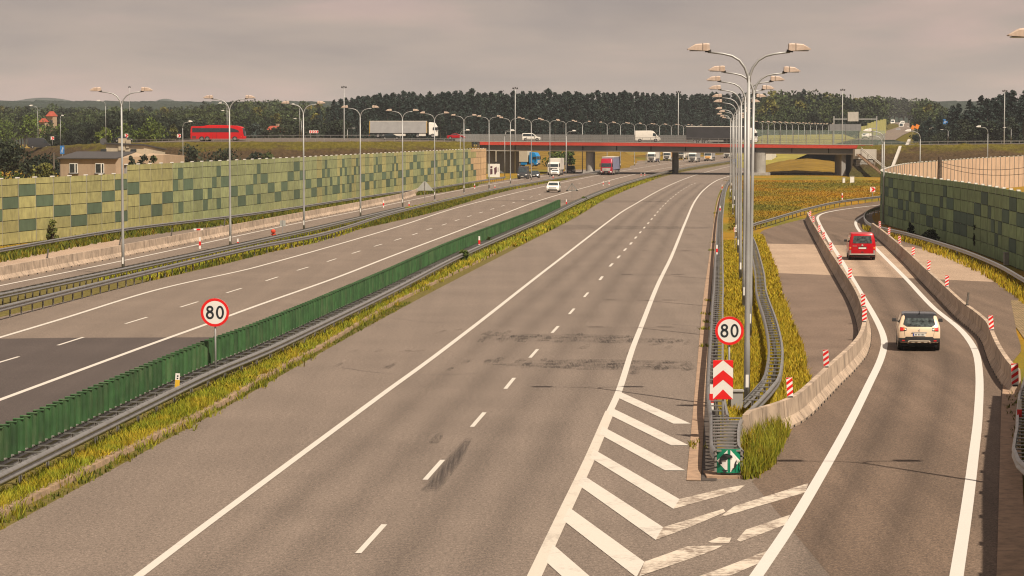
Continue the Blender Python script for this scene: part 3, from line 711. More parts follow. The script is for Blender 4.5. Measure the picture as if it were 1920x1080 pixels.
for k, x in enumerate((1138, 1163, 1189, 1211, 1236, 1258, 1281, 1305)):
    Y = 610 + k * 30
    put(DL, USED, ((x - 960) * Y / FOC, Y, 0), R.uniform(-.1, .1), f'{ordn(k)} small distant double-armed lamp behind the overpass, before the pine forest', 'distant lamps behind the overpass')
for k in range(12):
    Y = 690 + k * 16; x = 1428 + k * 11.3
    put(DL, USED, ((x - 960) * Y / FOC, Y, .6), R.uniform(-.1, .1), f'{ordn(k)} distant double-armed lamp right of the steel pole row, above the parapet', 'distant lamps right of the pole row')
put(DL, USED, (14.42, 60.2, 0), 0, 'street lamp at the right edge whose single lamp head reaches into the sky', 'lamps along the ramp', scale=(1, 1, .972))

def single_lamp():
    r = thing('single_lamp_post', '', 'street lamp')
    b = MB(); b.tube([(0, 0, 0), (0, 0, 4), (0, 0, 8.2)], [.09, .075, .055], 8); b.build('pole', m_pole, r, True)
    b = MB(); b.tube([(0, 0, 8.1), (.03, 0, 8.5), (.16, 0, 8.85), (.42, 0, 9.08), (.8, 0, 9.18), (1.35, 0, 9.22)], [.05, .046, .042, .04, .038, .036], 8); b.build('arm', m_pole, r, True)
    b = MB(); lamp_head(b, 1.3, 9.24, 1, k=1.05); b.build('lamp_head', [m_white, m_bracket], r)
    b = MB(); b.box((0, 0, .02), (.34, .34, .04)); b.tube([(0, 0, .04), (0, 0, .14)], [.11, .10], 8); b.build('base_plate', m_pole, r)
    return r
SL = single_lamp()
# (pole px, head height px, Y, base z, direction, where)
sl = [(1656.5, 243, 243, 0, -1, 'at the left end of the dark green noise wall'), (1653, 252, 285, 0, -1, 'just behind the noise wall corner lamp'), (1724, 244, 330, 0, -1, 'before the grass embankment, right of the concrete chute'),
      (1850.5, 236.5, 430, 0, -1, 'rising behind the pale concrete wall at right'), (1776, 242.5, 640, 6.9, -1, 'small, on the embankment road beside dark trees'), (1894, 239, 600, 6.8, -1, 'small, on the embankment road near the right edge'),
      (200, 188.5, 585, 6.9, -1, 'tall, on the curved road above the grey house roof'), (73, 197.5, 610, 5.4, -1, 'beside the dark van at far left'), (115, 216, 600, 5.8, 0, 'thin, beside the blue direction sign'),
      (427, 193, 590, 7.6, -1, 'taller one right behind the red coach'), (431, 207, 640, 7.6, -1, 'lower one right behind the red coach'), (563, 195, 600, 7.8, -1, 'taller one left of the curve warning board'), (566, 222, 640, 7.8, -1, 'lower one left of the curve warning board'),
      (344, 227, 520, 0, 1, 'left of the red coach on the embankment'), (652, 240, 620, 7, 1, 'short, left of the white curtain trailer'), (863, 243, 520, 0, 1, 'between the red car and the overpass'), (946.5, 244, 505, 0, 1, 'in front of the left overpass pier'),
      (948, 243, 575, 6.2, 1, 'on the overpass deck near its left end'), (1062, 244.5, 530, 0, 1, 'before the overpass, between box truck and pick-up')]
for k, (x, yh, Y, bz, dr, wh) in enumerate(sl):
    ht = CAM_H + (250 - yh) / FOC * Y - bz
    o = put(SL, USED, ((x - 960) * Y / FOC, Y, bz), (0 if dr > 0 else math.pi if dr < 0 else 1.4), 'single-armed street lamp ' + wh, 'single-armed street lamps', scale=(1, 1, ht / 9.4))
def mast():
    r = thing('tall_mast', '', 'light mast')
    b = MB(); b.tube([(0, 0, 0), (0, 0, 10), (0, 0, 20)], [.22, .17, .10], 10); b.build('pole', m_pole, r, True)
    b = MB(); b.box((0, 0, 19.9), (1.3, .08, .08)); b.box((.55, -.1, 20.1), (.4, .3, .22), rx=.5); b.box((-.55, -.1, 20.1), (.4, .3, .22), rx=.5); b.box((0, -.1, 20.2), (.35, .3, .25), rx=.4); b.build('floodlight', m_bracket, r)
    return r
MS = mast()
for x, yt, Y, wh in ((646, 163, 560, 'left of the white curtain trailer'), (966, 165, 553, 'before the overpass above the white estate car'), (1271, 172, 600, 'behind the overpass left of the black trailer'), (1578, 168, 610, 'right of the lamp row, before the grey gantry sign'), (1881, 170, 600, 'rising above dark trees at far right'), (245, 163, 1150, 'faint and far behind the nearest left lamp')):
    ht = CAM_H + (250 - yt) / FOC * Y
    put(MS, USED, ((x - 960) * Y / FOC, Y, 0), 0, 'thin tall light mast ' + wh, 'tall light masts', scale=(.85, .85, ht / 20.2))

# ================================================================ signs
m_sred = M('sign_red', (.72, .012, .012), .4, var=.05); m_swhite = M('sign_white', (.76, .72, .66), .4, var=.04); m_sblk = M('sign_black', (.012, .016, .022), .5)
m_back = M('sign_back', (.44, .44, .40), .5, .3, var=.1); m_blue = M('sign_blue', (.02, .16, .45), .5, var=.15)
def ringxz(b, cx, cz, rx, rz, w, y, n=28, mi=0, rx2=None):
    A = [(cx + math.cos(2 * math.pi * i / n) * rx, y, cz + math.sin(2 * math.pi * i / n) * rz) for i in range(n)]
    B = [(cx + math.cos(2 * math.pi * i / n) * (rx - w), y, cz + math.sin(2 * math.pi * i / n) * (rz - w)) for i in range(n)]
    b.add(A + B, [(i, (i + 1) % n, (i + 1) % n + n, i + n) for i in range(n)], mi)
def limit_sign(loc, cz, rad, ht0, label):
    r = thing('speed_limit_sign', label, 'road sign', loc, group='speed limit signs')
    b = MB(); b.tube([(0, .06, ht0), (0, .06, cz + rad * .8)], .034, 10); b.build('pole', m_pole, r, True)
    b = MB(); n = 48; o = [(math.cos(2 * math.pi * i / n) * rad, cz + math.sin(2 * math.pi * i / n) * rad) for i in range(n)]; b.plate(o, -.012, .012); d = b.build('disc', m_swhite, r)
    b = MB(); ringxz(b, 0, cz, rad, rad, rad * .185, -.015, 48); b.build('red_ring', m_sred, d)
    k = rad / .5; b = MB()
    # 8: two rings, 0: a tall ring
    ringxz(b, -.175 * k, cz + .118 * k, .125 * k, .120 * k, .072 * k, -.016); ringxz(b, -.175 * k, cz - .092 * k, .142 * k, .145 * k, .074 * k, -.0165)
    b.build('digit', m_sblk, d)
    b = MB(); ringxz(b, .178 * k, cz + .001 * k, .142 * k, .238 * k, .074 * k, -.016); b.build('digit', m_sblk, d)
    b = MB(); b.box((0, .035, cz + .2), (.3, .03, .05)); b.box((0, .035, cz - .2), (.3, .03, .05)); b.build('bracket', m_back, r)
    return r
limit_sign(((401.5 - 960) * 86.5 / FOC, 86.5, 0), CAM_H - 336 * 86.5 / FOC, .515, 0, 'round red-rimmed 80 speed limit sign in front of the green fin screen')
limit_sign(((1369 - 960) * 79.3 / FOC, 79.3, 0), CAM_H - 370.5 * 79.3 / FOC, .475, 0, 'round red-rimmed 80 speed limit sign on the grass island above the chevron board')
# chevron hazard board
r = thing('chevron_board', 'tall white board with red chevrons pointing up, above the crash terminal', 'road sign', ((1357.5 - 960) * 71.6 / FOC, 71.6, 0))
w, h, zc = .30, 1.18, CAM_H - 463 * 71.6 / FOC
b = MB(); b.tube([(0, .05, 0), (0, .05, zc + .5)], .036, 10); b.build('pole', m_pole, r, True)
b = MB(); b.box((0, 0, zc), (2 * w, .02, h)); bd = b.build('board', m_swhite, r)
zt = zc + h / 2; zb = zc - h / 2
b = MB()
def ch(z0, z1, lo=True):  # band between two roof lines with apex z0/z1
    s = .25; y = -.013
    for sx in (-1, 1): b.quad((0, y, z0), (sx * w, y, z0 - s), (sx * w, y, z1 - s), (0, y, z1)) if sx < 0 else b.quad((0, y, z1), (w, y, z1 - s), (w, y, z0 - s), (0, y, z0))
b.add([(-w, -.013, zt), (0, -.013, zt), (-w, -.013, zt - .25)], [(0, 2, 1)]); b.add([(w, -.013, zt), (w, -.013, zt - .25), (0, -.013, zt)], [(0, 1, 2)])
for apex in (zt - .30, ):
    ch(apex, apex - .29)
b.add([(0, -.013, zb + .30), (-w, -.013, zb), (w, -.013, zb)], [(0, 1, 2)])
b.build('chevron', m_sred, bd)
# second red band so that the board reads red-white-red-white-red
# H post sign
r = thing('hydrant_sign', 'small white plate with black H on a post among the lamp poles', 'road sign', G(1378, 470))
z = CAM_H - (430 - 250) * r.location.y / FOC
b = MB(); b.tube([(0, .03, 0), (0, .03, z + .2)], .025, 8); b.build('pole', m_pole, r)
b = MB(); b.box((.03, 0, z), (.26, .012, .36)); p_ = b.build('plate', m_swhite, r)
b = MB(); b.box((-.075, -.008, z), (.045, .004, .36)); b.build('red_edge', m_sred, p_)
b = MB(); b.box((0, -.008, z), (.032, .004, .22)); b.box((.10, -.008, z), (.032, .004, .22)); b.box((.05, -.008, z), (.07, .004, .03)); b.build('letter', m_sblk, p_)
# triangular signs seen from behind
for x, yt, yb, wpx, yg, lab, mt in ((796.5, 340, 357, 34, 377, 'pale triangular sign seen from behind beside the concrete barrier end', m_back), (1072.5, 342, 358, 24, 371, 'dark triangular warning sign seen from behind in the median', m_steel_dk)):
    g = G(x, yg); k = g.y / FOC; r = thing('triangle_sign', lab, 'road sign', g)
    zt, zb = CAM_H - (yt - 250) * k, CAM_H - (yb - 250) * k; hw = wpx * k / 2
    b = MB(); b.tube([(0, -.05, 0), (0, -.05, zt - .1)], .04, 8); b.build('pole', m_steel_dk, r)
    b = MB(); b.plate([(-hw, zb), (hw, zb), (hw * .12, zt), (-hw * .12, zt)], 0, .02) if mt is m_back else None
    if mt is not m_back:
        e = .16
        for q in ([(-hw, zb), (hw, zb), (hw * .8, zb + e), (-hw * .8, zb + e)], [(-hw, zb), (-hw * .72, zb), (.05, zt - e), (0, zt)], [(hw * .72, zb), (hw, zb), (0, zt), (-.05, zt - e)]): b.plate(q, 0, .02)
    b.build('panel', mt, r)
r = thing('square_sign', 'small grey sign seen from behind between two rails beside the red hydrant', 'road sign', G(530, 449)); k = r.location.y / FOC
z0, z1 = CAM_H - (424 - 250) * k, CAM_H - (413 - 250) * k
b = MB(); b.tube([(0, -.04, 0), (0, -.04, z1 + .05)], .03, 8); b.build('pole', m_pole, r); b = MB(); b.box((.02, 0, (z0 + z1) / 2), (10.5 * k, .015, z1 - z0)); b.build('panel', m_back, r)
r = thing('fire_hydrant', 'red hydrant post standing on the grass before the ladder rail', 'hydrant', G(512.5, 450))
m_hyd = M('hydrant_red', (.62, .05, .015), .5)
b = MB(); b.tube([(0, 0, 0), (0, 0, .1), (0, 0, .1), (0, 0, .62)], [.17, .17, .10, .10], 10); b.build('body', m_hyd, r); b = MB(); b.tube([(0, 0, .6), (0, 0, .66), (0, 0, .82), (0, 0, .92)], [.10, .2, .2, .07], 10); b.box((0, 0, .5), (.46, .1, .1)); b.build('cap', m_hyd, r)
# curve chevrons
def curve_sign(loc, wpx, board=False):
    r = thing('curve_sign', '', 'road sign', loc)
    return r
def arrow_panel(name, label, loc, zc, wd, hg, n=1, group=None, right=True):
    r = thing(name, label, 'road sign', loc, group=group)
    b = MB()
    for sx in ((0,) if n == 1 else (-wd * .35, wd * .35)): b.tube([(sx, .05, 0), (sx, .05, zc + hg * .4)], .04, 8)
    b.build('pole', m_pole, r)
    b = MB(); b.box((0, 0, zc), (wd, .03, hg)); p = b.build('panel', m_swhite, r)
    cw = wd / n; b = MB(); s = 1 if right else -1
    for k in range(n):
        c = -wd / 2 + cw * (k + .5); t = cw * .34; d = cw * .2
        for sg in (1, -1):
            q = [(c - d - t / 2, sg * hg * .42), (c - d + t, sg * hg * .42), (c + d + t, 0), (c + d - t / 2, 0)]
            b.poly([(c + (x - c) * s, -.018, zc + z) for x, z in q])
    b.build('arrow', m_sred, p); return r
g = G(1636, 372); arrow_panel('curve_sign', 'white square sign with one red arrow beside the top of the ramp', g, CAM_H - (355 - 250) * g.y / FOC, .72, .72, group='curve arrow signs')
def hz(Y, y): return CAM_H - (y - 250) * Y / FOC
for x, y, Y, lab in ((100, 259, 600, 'small red and white curve arrow right of the dark van'), (238.5, 254, 580, 'small red and white curve arrow above the dark car'), (337, 254.5, 565, 'small red and white curve arrow left of the coach')):
    z = hz(Y, y); arrow_panel('curve_sign', lab, ((x - 960) * Y / FOC, Y, z - 1.6), 1.6, .85, .85, group='curve arrow signs')
z = hz(590, 247); arrow_panel('curve_board', 'wide board of red and white arrows left of the tall mast', ((589 - 960) * 590 / FOC, 590, z - 1.5), 1.5, 2.25, .7, 4)
# blue direction sign
Y = 520; r = thing('direction_sign', 'small blue road sign with white symbol beside the grey-roofed house', 'road sign', ((118 - 960) * Y / FOC, Y, 0)); z0, z1 = hz(Y, 288.5), hz(Y, 273)
b = MB(); b.tube([(0, .05, 0), (0, .05, z1 - .2)], .06, 8); b.build('pole', m_pole, r); b = MB(); b.box((0, 0, (z0 + z1) / 2), (8 * Y / FOC, .03, z1 - z0)); p = b.build('panel', m_blue, r)
b = MB(); c = (z0 + z1) / 2; b.box((.08, -.02, c), (.06, .004, 1.2)); b.box((-.1, -.02, c - .1), (.06, .004, 1.1), ry=.35); b.box((.22, -.02, c + .35), (.05, .004, .4)); b.build('symbol', m_swhite, p)
for x, y, Y, bz, lab in ((1770.5, 229, 900, 6, 'far blue road sign above dark conifers'),):
    r = thing('direction_sign', lab, 'road sign', ((x - 960) * Y / FOC, Y, bz)); zc = hz(Y, y) - bz
    b = MB(); b.tube([(0, .05, 0), (0, .05, zc)], .08, 8); b.build('pole', m_pole, r); b = MB(); b.box((0, 0, zc), (1.7, .04, 2.1)); p = b.build('panel', m_blue, r); b = MB(); b.box((0, -.025, zc + .3), (1.1, .004, .12)); b.box((-.2, -.025, zc - .2), (.7, .004, .12)); b.build('symbol', m_swhite, p)
# ---------------------------------------------------------------- striped beacons on the concrete barriers
def beacon():
    r = thing('striped_beacon', '', 'beacon')
    b = MB(); b.box((0, 0, .34), (.20, .025, .60)); p = b.build('plate', m_white, r)
    b = MB()
    for k in range(4):
        z = .02 + k * .19; q = [(-.1, z), (.1, z + .13), (.1, z + .23), (-.1, z + .10)]
        q = [(x, min(max(zz, .04), .64)) for x, zz in q]
        for y in (-.015, .015): b.poly([(x, y, zz) for x, zz in q])
    b.build('stripes', m_sred, p)
    b = MB(); b.box((0, 0, .02), (.14, .12, .05)); b.build('foot', m_black, r); return r
BC = beacon()
def nearest(q, px, py, z):
    g = G(px, py, z).xy; return min(q, key=lambda p: (p - g).length)
bL = [(1503, 746), (1552, 688), (1612, 604), (1612, 575), (1589, 523), (1572, 497), (1557, 471), (1543, 450), (1533, 436), (1519, 418), (1516, 407)]
for k, (x, y) in enumerate(bL):
    p = nearest(q_br, x, y, .86)
    put(BC, USED, (p.x, p.y, .855), R.uniform(-.25, .25), f'{ordn(k)} red and white striped beacon on the barrier left of the ramp', 'striped beacons on the barriers', tilt=R.uniform(-.08, .08), scale=1.0)
bR = [(1917, 712), (1870, 620), (1787, 538), (1745, 507), (1711.5, 480), (1688.5, 458), (1664, 441), (1646.5, 428)]
for k, (x, y) in enumerate(bR):
    p = nearest(q_b2, x, y, .86) if k else Vector((16.85, 80))
    put(BC, USED, (p.x, p.y, .855 if k else .75), R.uniform(-.25, .25), f'{ordn(k)} red and white striped beacon on the barrier right of the ramp', 'striped beacons on the barriers', tilt=R.uniform(-.1, .1), scale=1.0 if k else 1.2)
m_flex = M('faded_flex_post', (.10, .085, .07), .8, var=.4, scale=9)
def flexpost():
    r = thing('bent_flex_post', '', 'flex post'); b = MB(); b.box((0, 0, .32), (.11, .03, .62), ry=.14); b.build('blade', m_flex, r); b = MB(); b.box((-.045, 0, .02), (.16, .12, .05)); b.build('foot', m_black, r); return r
FX = flexpost()
for k, (x, y, q, wh) in enumerate(((90, 484, q_bl, 'nearest on the left concrete barrier'), (236, 460, q_bl, 'beside the nearest lamp on the left barrier'), (331, 442, q_bl, 'alone between two lamps on the left barrier'), (422, 424, q_bl, 'pale, just left of the second lamp on the left barrier'), (1828, 572, q_b2, 'standing on the winding barrier right of the ramp'))):
    p = nearest(q, x, y, .86); put(FX, USED, (p.x, p.y, .855), 0 if k < 4 else .5, 'dark faded flexible post ' + wh, 'dark flexible posts')
# fallen striped beacon on the shoulder
r = thing('fallen_beacon', 'fallen red and white beacon lying on the closed shoulder behind the left barrier', 'beacon', G(372, 432.5), .25)
b = MB(); b.box((0, 0, .12), (.9, .2, .16)); b.build('plate', m_white, r); b = MB(); b.box((0, -.01, .12), (.38, .2, .14)); b.box((.7, 0, .06), (.45, .15, .05)); b.build('stripes', m_sred, r)
# delineator posts
def delin():
    r = thing('delineator_post', '', 'delineator'); b = MB(); b.box((0, 0, .35), (.12, .09, .72), tap=.9); b.build('post', m_white, r); b = MB(); b.box((0, -.002, .32), (.126, .094, .26)); b.build('reflector', m_sred, r); return r
DP = delin()
dps = [(375, 466, .2, 1.25), (446, 464, 0, 1.0), (719, 389, .2, 1.2), (767, 390, 0, 1.1), (890, 354, .1, 1.2), (928, 355, 0, 1), (898.5, 463, .55, 1.15), (1062, 386, .4, 1.1), (1131, 348, .2, 1.1), (1142, 347, .2, 1.1), (1202, 331, .2, 1.1), (1209, 331, .2, 1.1), (1037, 336, 0, 1.2), (1011, 332, 0, 1.2), (1344, 478, .6, 1.0), (1350, 398, .6, 1.0), (1354, 356, 0, 1.2), (1579, 374, .5, 1.2), (1334, 767, .45, 1.1), (1911, 798, .4, 1.1), (1518, 297, 0, 1.3), (1552, 286, 0, 1.3)]
dl_w = ['nearest beside the far-left ladder rail', 'beside the ladder rail right of the second lamp', 'beyond the fourth lamp on the collector edge', 'on the verge grass left of the fifth lamp row', 'on the far collector edge near the wall end', 'on the verge before the poster board', 'leaning on the median rail before the fins', 'at the far end of the green fin screen', 'red-capped, left of a pair on the median', 'white, right of a pair on the median', 'red, left of a pair before the overpass shadow', 'white, right of a pair before the overpass shadow', 'on the verge under the white box truck', 'on the verge beside the dark grey van', 'on the island rail before the H sign', 'on the island rail beside far lamp poles', 'at the far tip of the island rail', 'white, on the curved rail of the meadow', 'striped, on the island rail beside the chevron board', 'on the ladder rail at the right edge', 'far on the slip road right of the overpass pier', 'farthest on the slip road right of the overpass pier']
for (x, y, z, s), wh in zip(dps, dl_w): put(DP, USED, G(x, y, z), R.uniform(-.3, .3), 'white and red delineator ' + wh, 'delineator posts', scale=s)
r = thing('rail_marker', 'small white and yellow marker plate on the median rail, left of the 80 sign', 'marker', G(332.5, 725, .72)); b = MB(); b.box((0, 0, .2), (.15, .02, .5), ry=.08); p = b.build('plate', m_white, r); b = MB(); b.box((0.0, -.004, .1), (.152, .02, .26), ry=.08); b.build('band', m_yellow, p); b = MB(); b.box((.02, -.013, .36), (.05, .004, .05)); b.box((.01, -.013, .28), (.05, .004, .04)); b.build('mark', m_sblk, p)
r = thing('concrete_cabinet', 'low grey concrete cabinet on the island grass behind the chevron board', 'cabinet', G(1381, 768)); b = MB(); b.box((0, 0, .32), (.40, .35, .62)); b.build('body', m_conc_grey, r); b = MB(); b.box((0, -.01, .64), (.46, .4, .05)); b.build('lid', m_conc_grey, r)
r = thing('concrete_cabinet', 'low grey concrete cabinet at the foot of the shaded noise wall', 'cabinet', G(1888, 497)); b = MB(); b.box((0, 0, .42), (.42, .4, .84)); b.build('body', m_conc_grey, r); b = MB(); b.box((0, 0, .87), (.48, .46, .05)); b.build('lid', m_conc_grey, r)
for x, y, w_, h_, lab in ((1582, 342, .45, .95, 'slim white meter box on the meadow before the overpass'), (1597.5, 344, .75, 1.25, 'larger white meter box on the meadow before the abutment')):
    g = AT(x, y, 445); r = thing('meter_box', lab, 'utility box', (g.x, g.y, max(0, g.z - .1))); b = MB(); b.box((0, 0, h_ / 2), (w_, .4, h_)); b.build('body', m_white, r); b = MB(); b.box((0, -.01, h_ + .03), (w_ + .08, .5, .06)); b.build('lid', m_back, r)
# ================================================================ vehicles (local +Y is forward, z up from the road)
def M_car(name, c, rough=.3, coat=.5, var=.05, metal=0.0): return M(name, c, rough, metal, var=var, scale=3, coat=coat * .35, spec=.3)
m_glass = M('car_glass', (.022, .03, .034), .08, var=.5, scale=5, coat=.3)
m_wind = M('windscreen_glass', (.03, .045, .05), .06, var=.4, scale=3, coat=.3)
m_glass_in = M('rear_glass', (.05, .062, .06), .1, var=.9, scale=6, coat=.2)
m_tyre = M('tyre', (.018, .017, .016), .85, var=.2); m_rim = M('wheel_rim', (.42, .41, .40), .35, .7)
m_plast = M('black_plastic', (.028, .026, .025), .6, var=.15); m_under = M('underbody', (.008, .008, .008), .9)
m_tail = M('tail_light_red', (.60, .015, .015), .25, coat=.5); m_amber = M('amber_lens', (.75, .26, .05), .25, coat=.5); m_lampw = M('headlight_glass', (.80, .78, .72), .15, coat=.5)
m_plate = M('number_plate', (.72, .69, .62), .4, var=.04); m_eu = M('plate_blue', (.02, .06, .35), .4); m_chrome = M('bright_trim', (.62, .58, .52), .3, .5)
m_cream = M('skid_plate', (.68, .56, .43), .4)

def ease(prof):
    return prof
class Car:
    """shell from a side outline (y, z); hw(z) gives the half width, ends are rounded in plan"""
    def __init__(s, prof, W, belt, roof_in, Hh, round_f=.16, round_r=.12):
        s.p, s.W, s.b, s.ri, s.H, s.rf, s.rr = prof, W / 2, belt, roof_in, Hh, round_f, round_r
        s.y0 = min(y for y, z in prof); s.y1 = max(y for y, z in prof)
    def hw(s, z):
        w = s.W
        if z < .45: w -= .05 * (1 - max(0, z - .2) / .25)
        if z > s.b: w -= s.ri * ((z - s.b) / (s.H - s.b)) ** 1.1
        return w
    def plan(s, y, t):
        m = (s.y0 + s.y1) / 2; L = (s.y1 - s.y0) / 2; u = (y - m) / L
        k = max(0, abs(u) - .55) / .45
        return y - math.copysign(1, u) * k * k * (s.rf if u > 0 else s.rr) * (abs(t) ** 2.4)
    def shell(s, mats_fn=None):
        b = MB(); T = [-1, -.97, -.9, -.7, -.35, 0, .35, .7, .9, .97, 1]; n = len(s.p)
        cy = sum(y for y, z in s.p) / n; cz = sum(z for y, z in s.p) / n
        for t in T:
            ins = .07 if abs(t) == 1 else .025 if abs(t) == .97 else 0
            for y, z in s.p:
                d = Vector((cy - y, cz - z)); d.normalize()
                yy, zz = y + d.x * ins * .7, z + d.y * ins
                b.v.append((t * s.hw(z), s.plan(yy, t), zz))
        for i in range(len(T) - 1):
            for j in range(n): b.f.append((i * n + j, i * n + (j + 1) % n, (i + 1) * n + (j + 1) % n, (i + 1) * n + j)); b.m.append(0)
        for i, o in ((0, 1), (len(T) - 1, -1)):
            pts = [Vector(b.v[i * n + j]) for j in range(n)]
            for tr in tessellate_polygon([[Vector((0, p.y, p.z)) for p in pts]]): b.f.append(tuple(i * n + q for q in (tr if o > 0 else reversed(tr)))); b.m.append(0)
        return b
    def endy(s, z, front):
        best = None; n = len(s.p)
        for i in range(n):
            (ya, za), (yb, zb) = s.p[i], s.p[(i + 1) % n]
            if min(za, zb) - 1e-6 <= z <= max(za, zb) + 1e-6 and abs(za - zb) > 1e-6:
                y = ya + (yb - ya) * (z - za) / (zb - za)
                if best is None or (y > best if front else y < best): best = y
        return best if best is not None else (s.y1 if front else s.y0)
    def on_end(s, pts, front, off, nx=5):
        """quad patch on the front or rear: pts = (x0, z0), (x1, z0), (x1', z1), (x0', z1)"""
        b = MB(); nz = 6; sg = 1 if front else -1
        (xa, za), (xb, zb), (xc, zc), (xd, zd) = pts; vs = []
        for j in range(nz + 1):
            v = j / nz
            for i in range(nx + 1):
                u = i / nx
                x = (xa + (xb - xa) * u) * (1 - v) + (xd + (xc - xd) * u) * v; z = (za + (zb - za) * u) * (1 - v) + (zd + (zc - zd) * u) * v
                t = max(-1, min(1, x / max(.1, s.hw(z)))); y = s.plan(s.endy(z, front), t)
                vs.append((x, y + sg * off, z))
        fs = [(j * (nx + 1) + i, j * (nx + 1) + i + 1, (j + 1) * (nx + 1) + i + 1, (j + 1) * (nx + 1) + i) for j in range(nz) for i in range(nx)]
        if front: fs = [tuple(reversed(f)) for f in fs]
        b.add(vs, fs); return b
    def on_side(s, pts, side, off):
        b = MB(); b.poly([(side * (s.hw(z) + off), y, z) for y, z in pts]); return b
def wheels(root, W, ys, rad, wid=.22, twin=()):
    for y in ys:
        for sd in (-1, 1):
            b = MB(); b.cyl((sd * (W / 2 - wid / 2 + .012), y, rad), (1, 0, 0), rad, wid, 22); o = b.build('wheel', m_tyre, root, True)
            b = MB(); b.cyl((sd * (W / 2 + .016), y, rad), (1, 0, 0), rad * .62, .012, 16); b.build('rim', m_rim, o)
def mirrors(root, W, y, z, mat, s=1.0):
    for sd in (-1, 1):
        b = MB(); b.box((sd * (W / 2 + .12 * s), y, z), (.2 * s, .12 * s, .15 * s), tap=.8); b.box((sd * (W / 2 + .01), y + .02, z - .05), (.08 * s, .05, .05)); b.build('mirror', mat, root, bevel=.02)
def car(name, label, cat, loc, rz, kind, paint, roof=None, group=None, L=4.3, W=1.8, Hh=1.55, detail=True, lights_on=False):
    r = thing(name, label, cat, loc, rz, group); h = L / 2
    if kind == 'suv':
        pr = [(-h, .38), (-h, .60), (-h + .03, .90), (-h + .09, 1.02), (-h + .42, Hh - .10), (-h + .52, Hh - .02), (-h * .30, Hh), (.08 * L, Hh - .05), (.235 * L, 1.06), (.27 * L, 1.0), (h - .18, .88), (h - .04, .76), (h, .55), (h - .03, .34), (h - .3, .24), (-h + .3, .24)]
        belt = 1.0; gl = [(-.36 * L, 1.03), (.20 * L, 1.02), (.06 * L, Hh - .12), (-.28 * L, Hh - .10)]; ri = .17
    elif kind == 'mpv':
        pr = [(-h, .36), (-h, .7), (-h + .04, 1.05), (-h + .12, Hh - .12), (-h + .22, Hh - .01), (-.05 * L, Hh), (.08 * L, Hh - .06), (.27 * L, 1.12), (.31 * L, 1.06), (h - .12, .86), (h, .62), (h - .02, .34), (h - .3, .22), (-h + .3, .22)]
        belt = 1.08; gl = [(-.44 * L, 1.14), (.23 * L, 1.12), (.07 * L, Hh - .14), (-.42 * L, Hh - .13)]; ri = .14
    elif kind == 'minivan':
        pr = [(-h, .36), (-h - .0, .75), (-h + .01, 1.15), (-h + .10, Hh - .15), (-h + .2, Hh - .02), (0, Hh), (.16 * L, Hh - .06), (.33 * L, 1.24), (.36 * L, 1.18), (h - .1, .98), (h, .66), (h - .02, .36), (h - .3, .24), (-h + .3, .24)]
        belt = 1.12; gl = [(-.44 * L, 1.2), (.28 * L, 1.2), (.17 * L, Hh - .18), (-.42 * L, Hh - .18)]; ri = .16
    elif kind == 'van':
        pr = [(-h, .38), (-h, 1.0), (-h + .02, Hh - .2), (-h + .1, Hh - .02), (.1 * L, Hh), (.2 * L, Hh - .06), (.27 * L, Hh - .38), (.375 * L, 1.30), (.40 * L, 1.22), (h - .1, 1.0), (h, .7), (h - .02, .38), (h - .3, .26), (-h + .3, .26)]
        belt = 1.25; gl = [(.20 * L, 1.32), (.355 * L, 1.32), (.285 * L, 1.95), (.20 * L, 1.98)]; ri = .16
    else:  # sedan
        pr = [(-h, .36), (-h, .62), (-h + .05, .86), (-h + .2, .93), (-h + .75, .97), (-.16 * L, Hh - .04), (-.05 * L, Hh), (.08 * L, Hh - .03), (.24 * L, .98), (.27 * L, .93), (h - .15, .78), (h, .58), (h - .02, .32), (h - .3, .2), (-h + .3, .2)]
        belt = .92; gl = [(-.33 * L, .98), (.19 * L, .96), (.06 * L, Hh - .10), (-.13 * L, Hh - .09)]; ri = .2
    C = Car(pr, W, belt, ri, Hh)
    body = C.shell().build('body', paint, r, True, bevel=0)
    nrm = body.modifiers.new('edge', 'EDGE_SPLIT'); nrm.split_angle = math.radians(38)
    big = kind in ('van', 'minivan')
    rad = .34 if not big else .35; ys = (-.30 * L, .305 * L)
    for sd in (-1, 1):
        o = C.on_side(gl, sd, .008).build('side_window', m_glass, r)
        b = MB()
        for y in ys: b.poly([(sd * (C.hw(.4) + .012), y + math.cos(a) * (rad + .05), max(.2, rad + math.sin(a) * (rad + .05))) for a in [math.pi * 2 * i / 20 for i in range(20)]])
        b.poly([(sd * (C.hw(.3) + .014), y, z) for y, z in ((-.30 * L, .22), (.3 * L, .22), (.3 * L, .42), (-.30 * L, .42))])
        b.build('wheel_arch', m_plast, r)
    wheels(r, W - .02, ys, rad)
    zt = {'suv': (1.07, Hh - .14), 'mpv': (1.15, Hh - .16), 'minivan': (1.24, Hh - .2), 'van': (1.38, Hh - .4), 'sedan': (.99, Hh - .1)}[kind]
    # windscreen follows the outline between its foot and the roof
    C.on_end([(-.40 * W, zt[0]), (.40 * W, zt[0]), (.36 * W, zt[1]), (-.36 * W, zt[1])], True, .012).build('windscreen', m_wind, r)
    mirrors(r, W, .19 * L if kind != 'van' else .33 * L, zt[0] + .05, m_plast if detail else paint, 1.15 if big else 1.0)
    for sd in (-1, 1):
        z = .78 if kind != 'sedan' else .66; z += .1 if big else 0
        C.on_end([(sd * .26 * W, z - .07), (sd * .46 * W, z - .06), (sd * .47 * W, z + .09), (sd * .30 * W, z + .05)] if sd > 0 else [(-.46 * W, z - .06), (-.26 * W, z - .07), (-.30 * W, z + .05), (-.47 * W, z + .09)], True, .012).build('headlight', m_lampw, r)
    gz_ = .70 if not big else .80
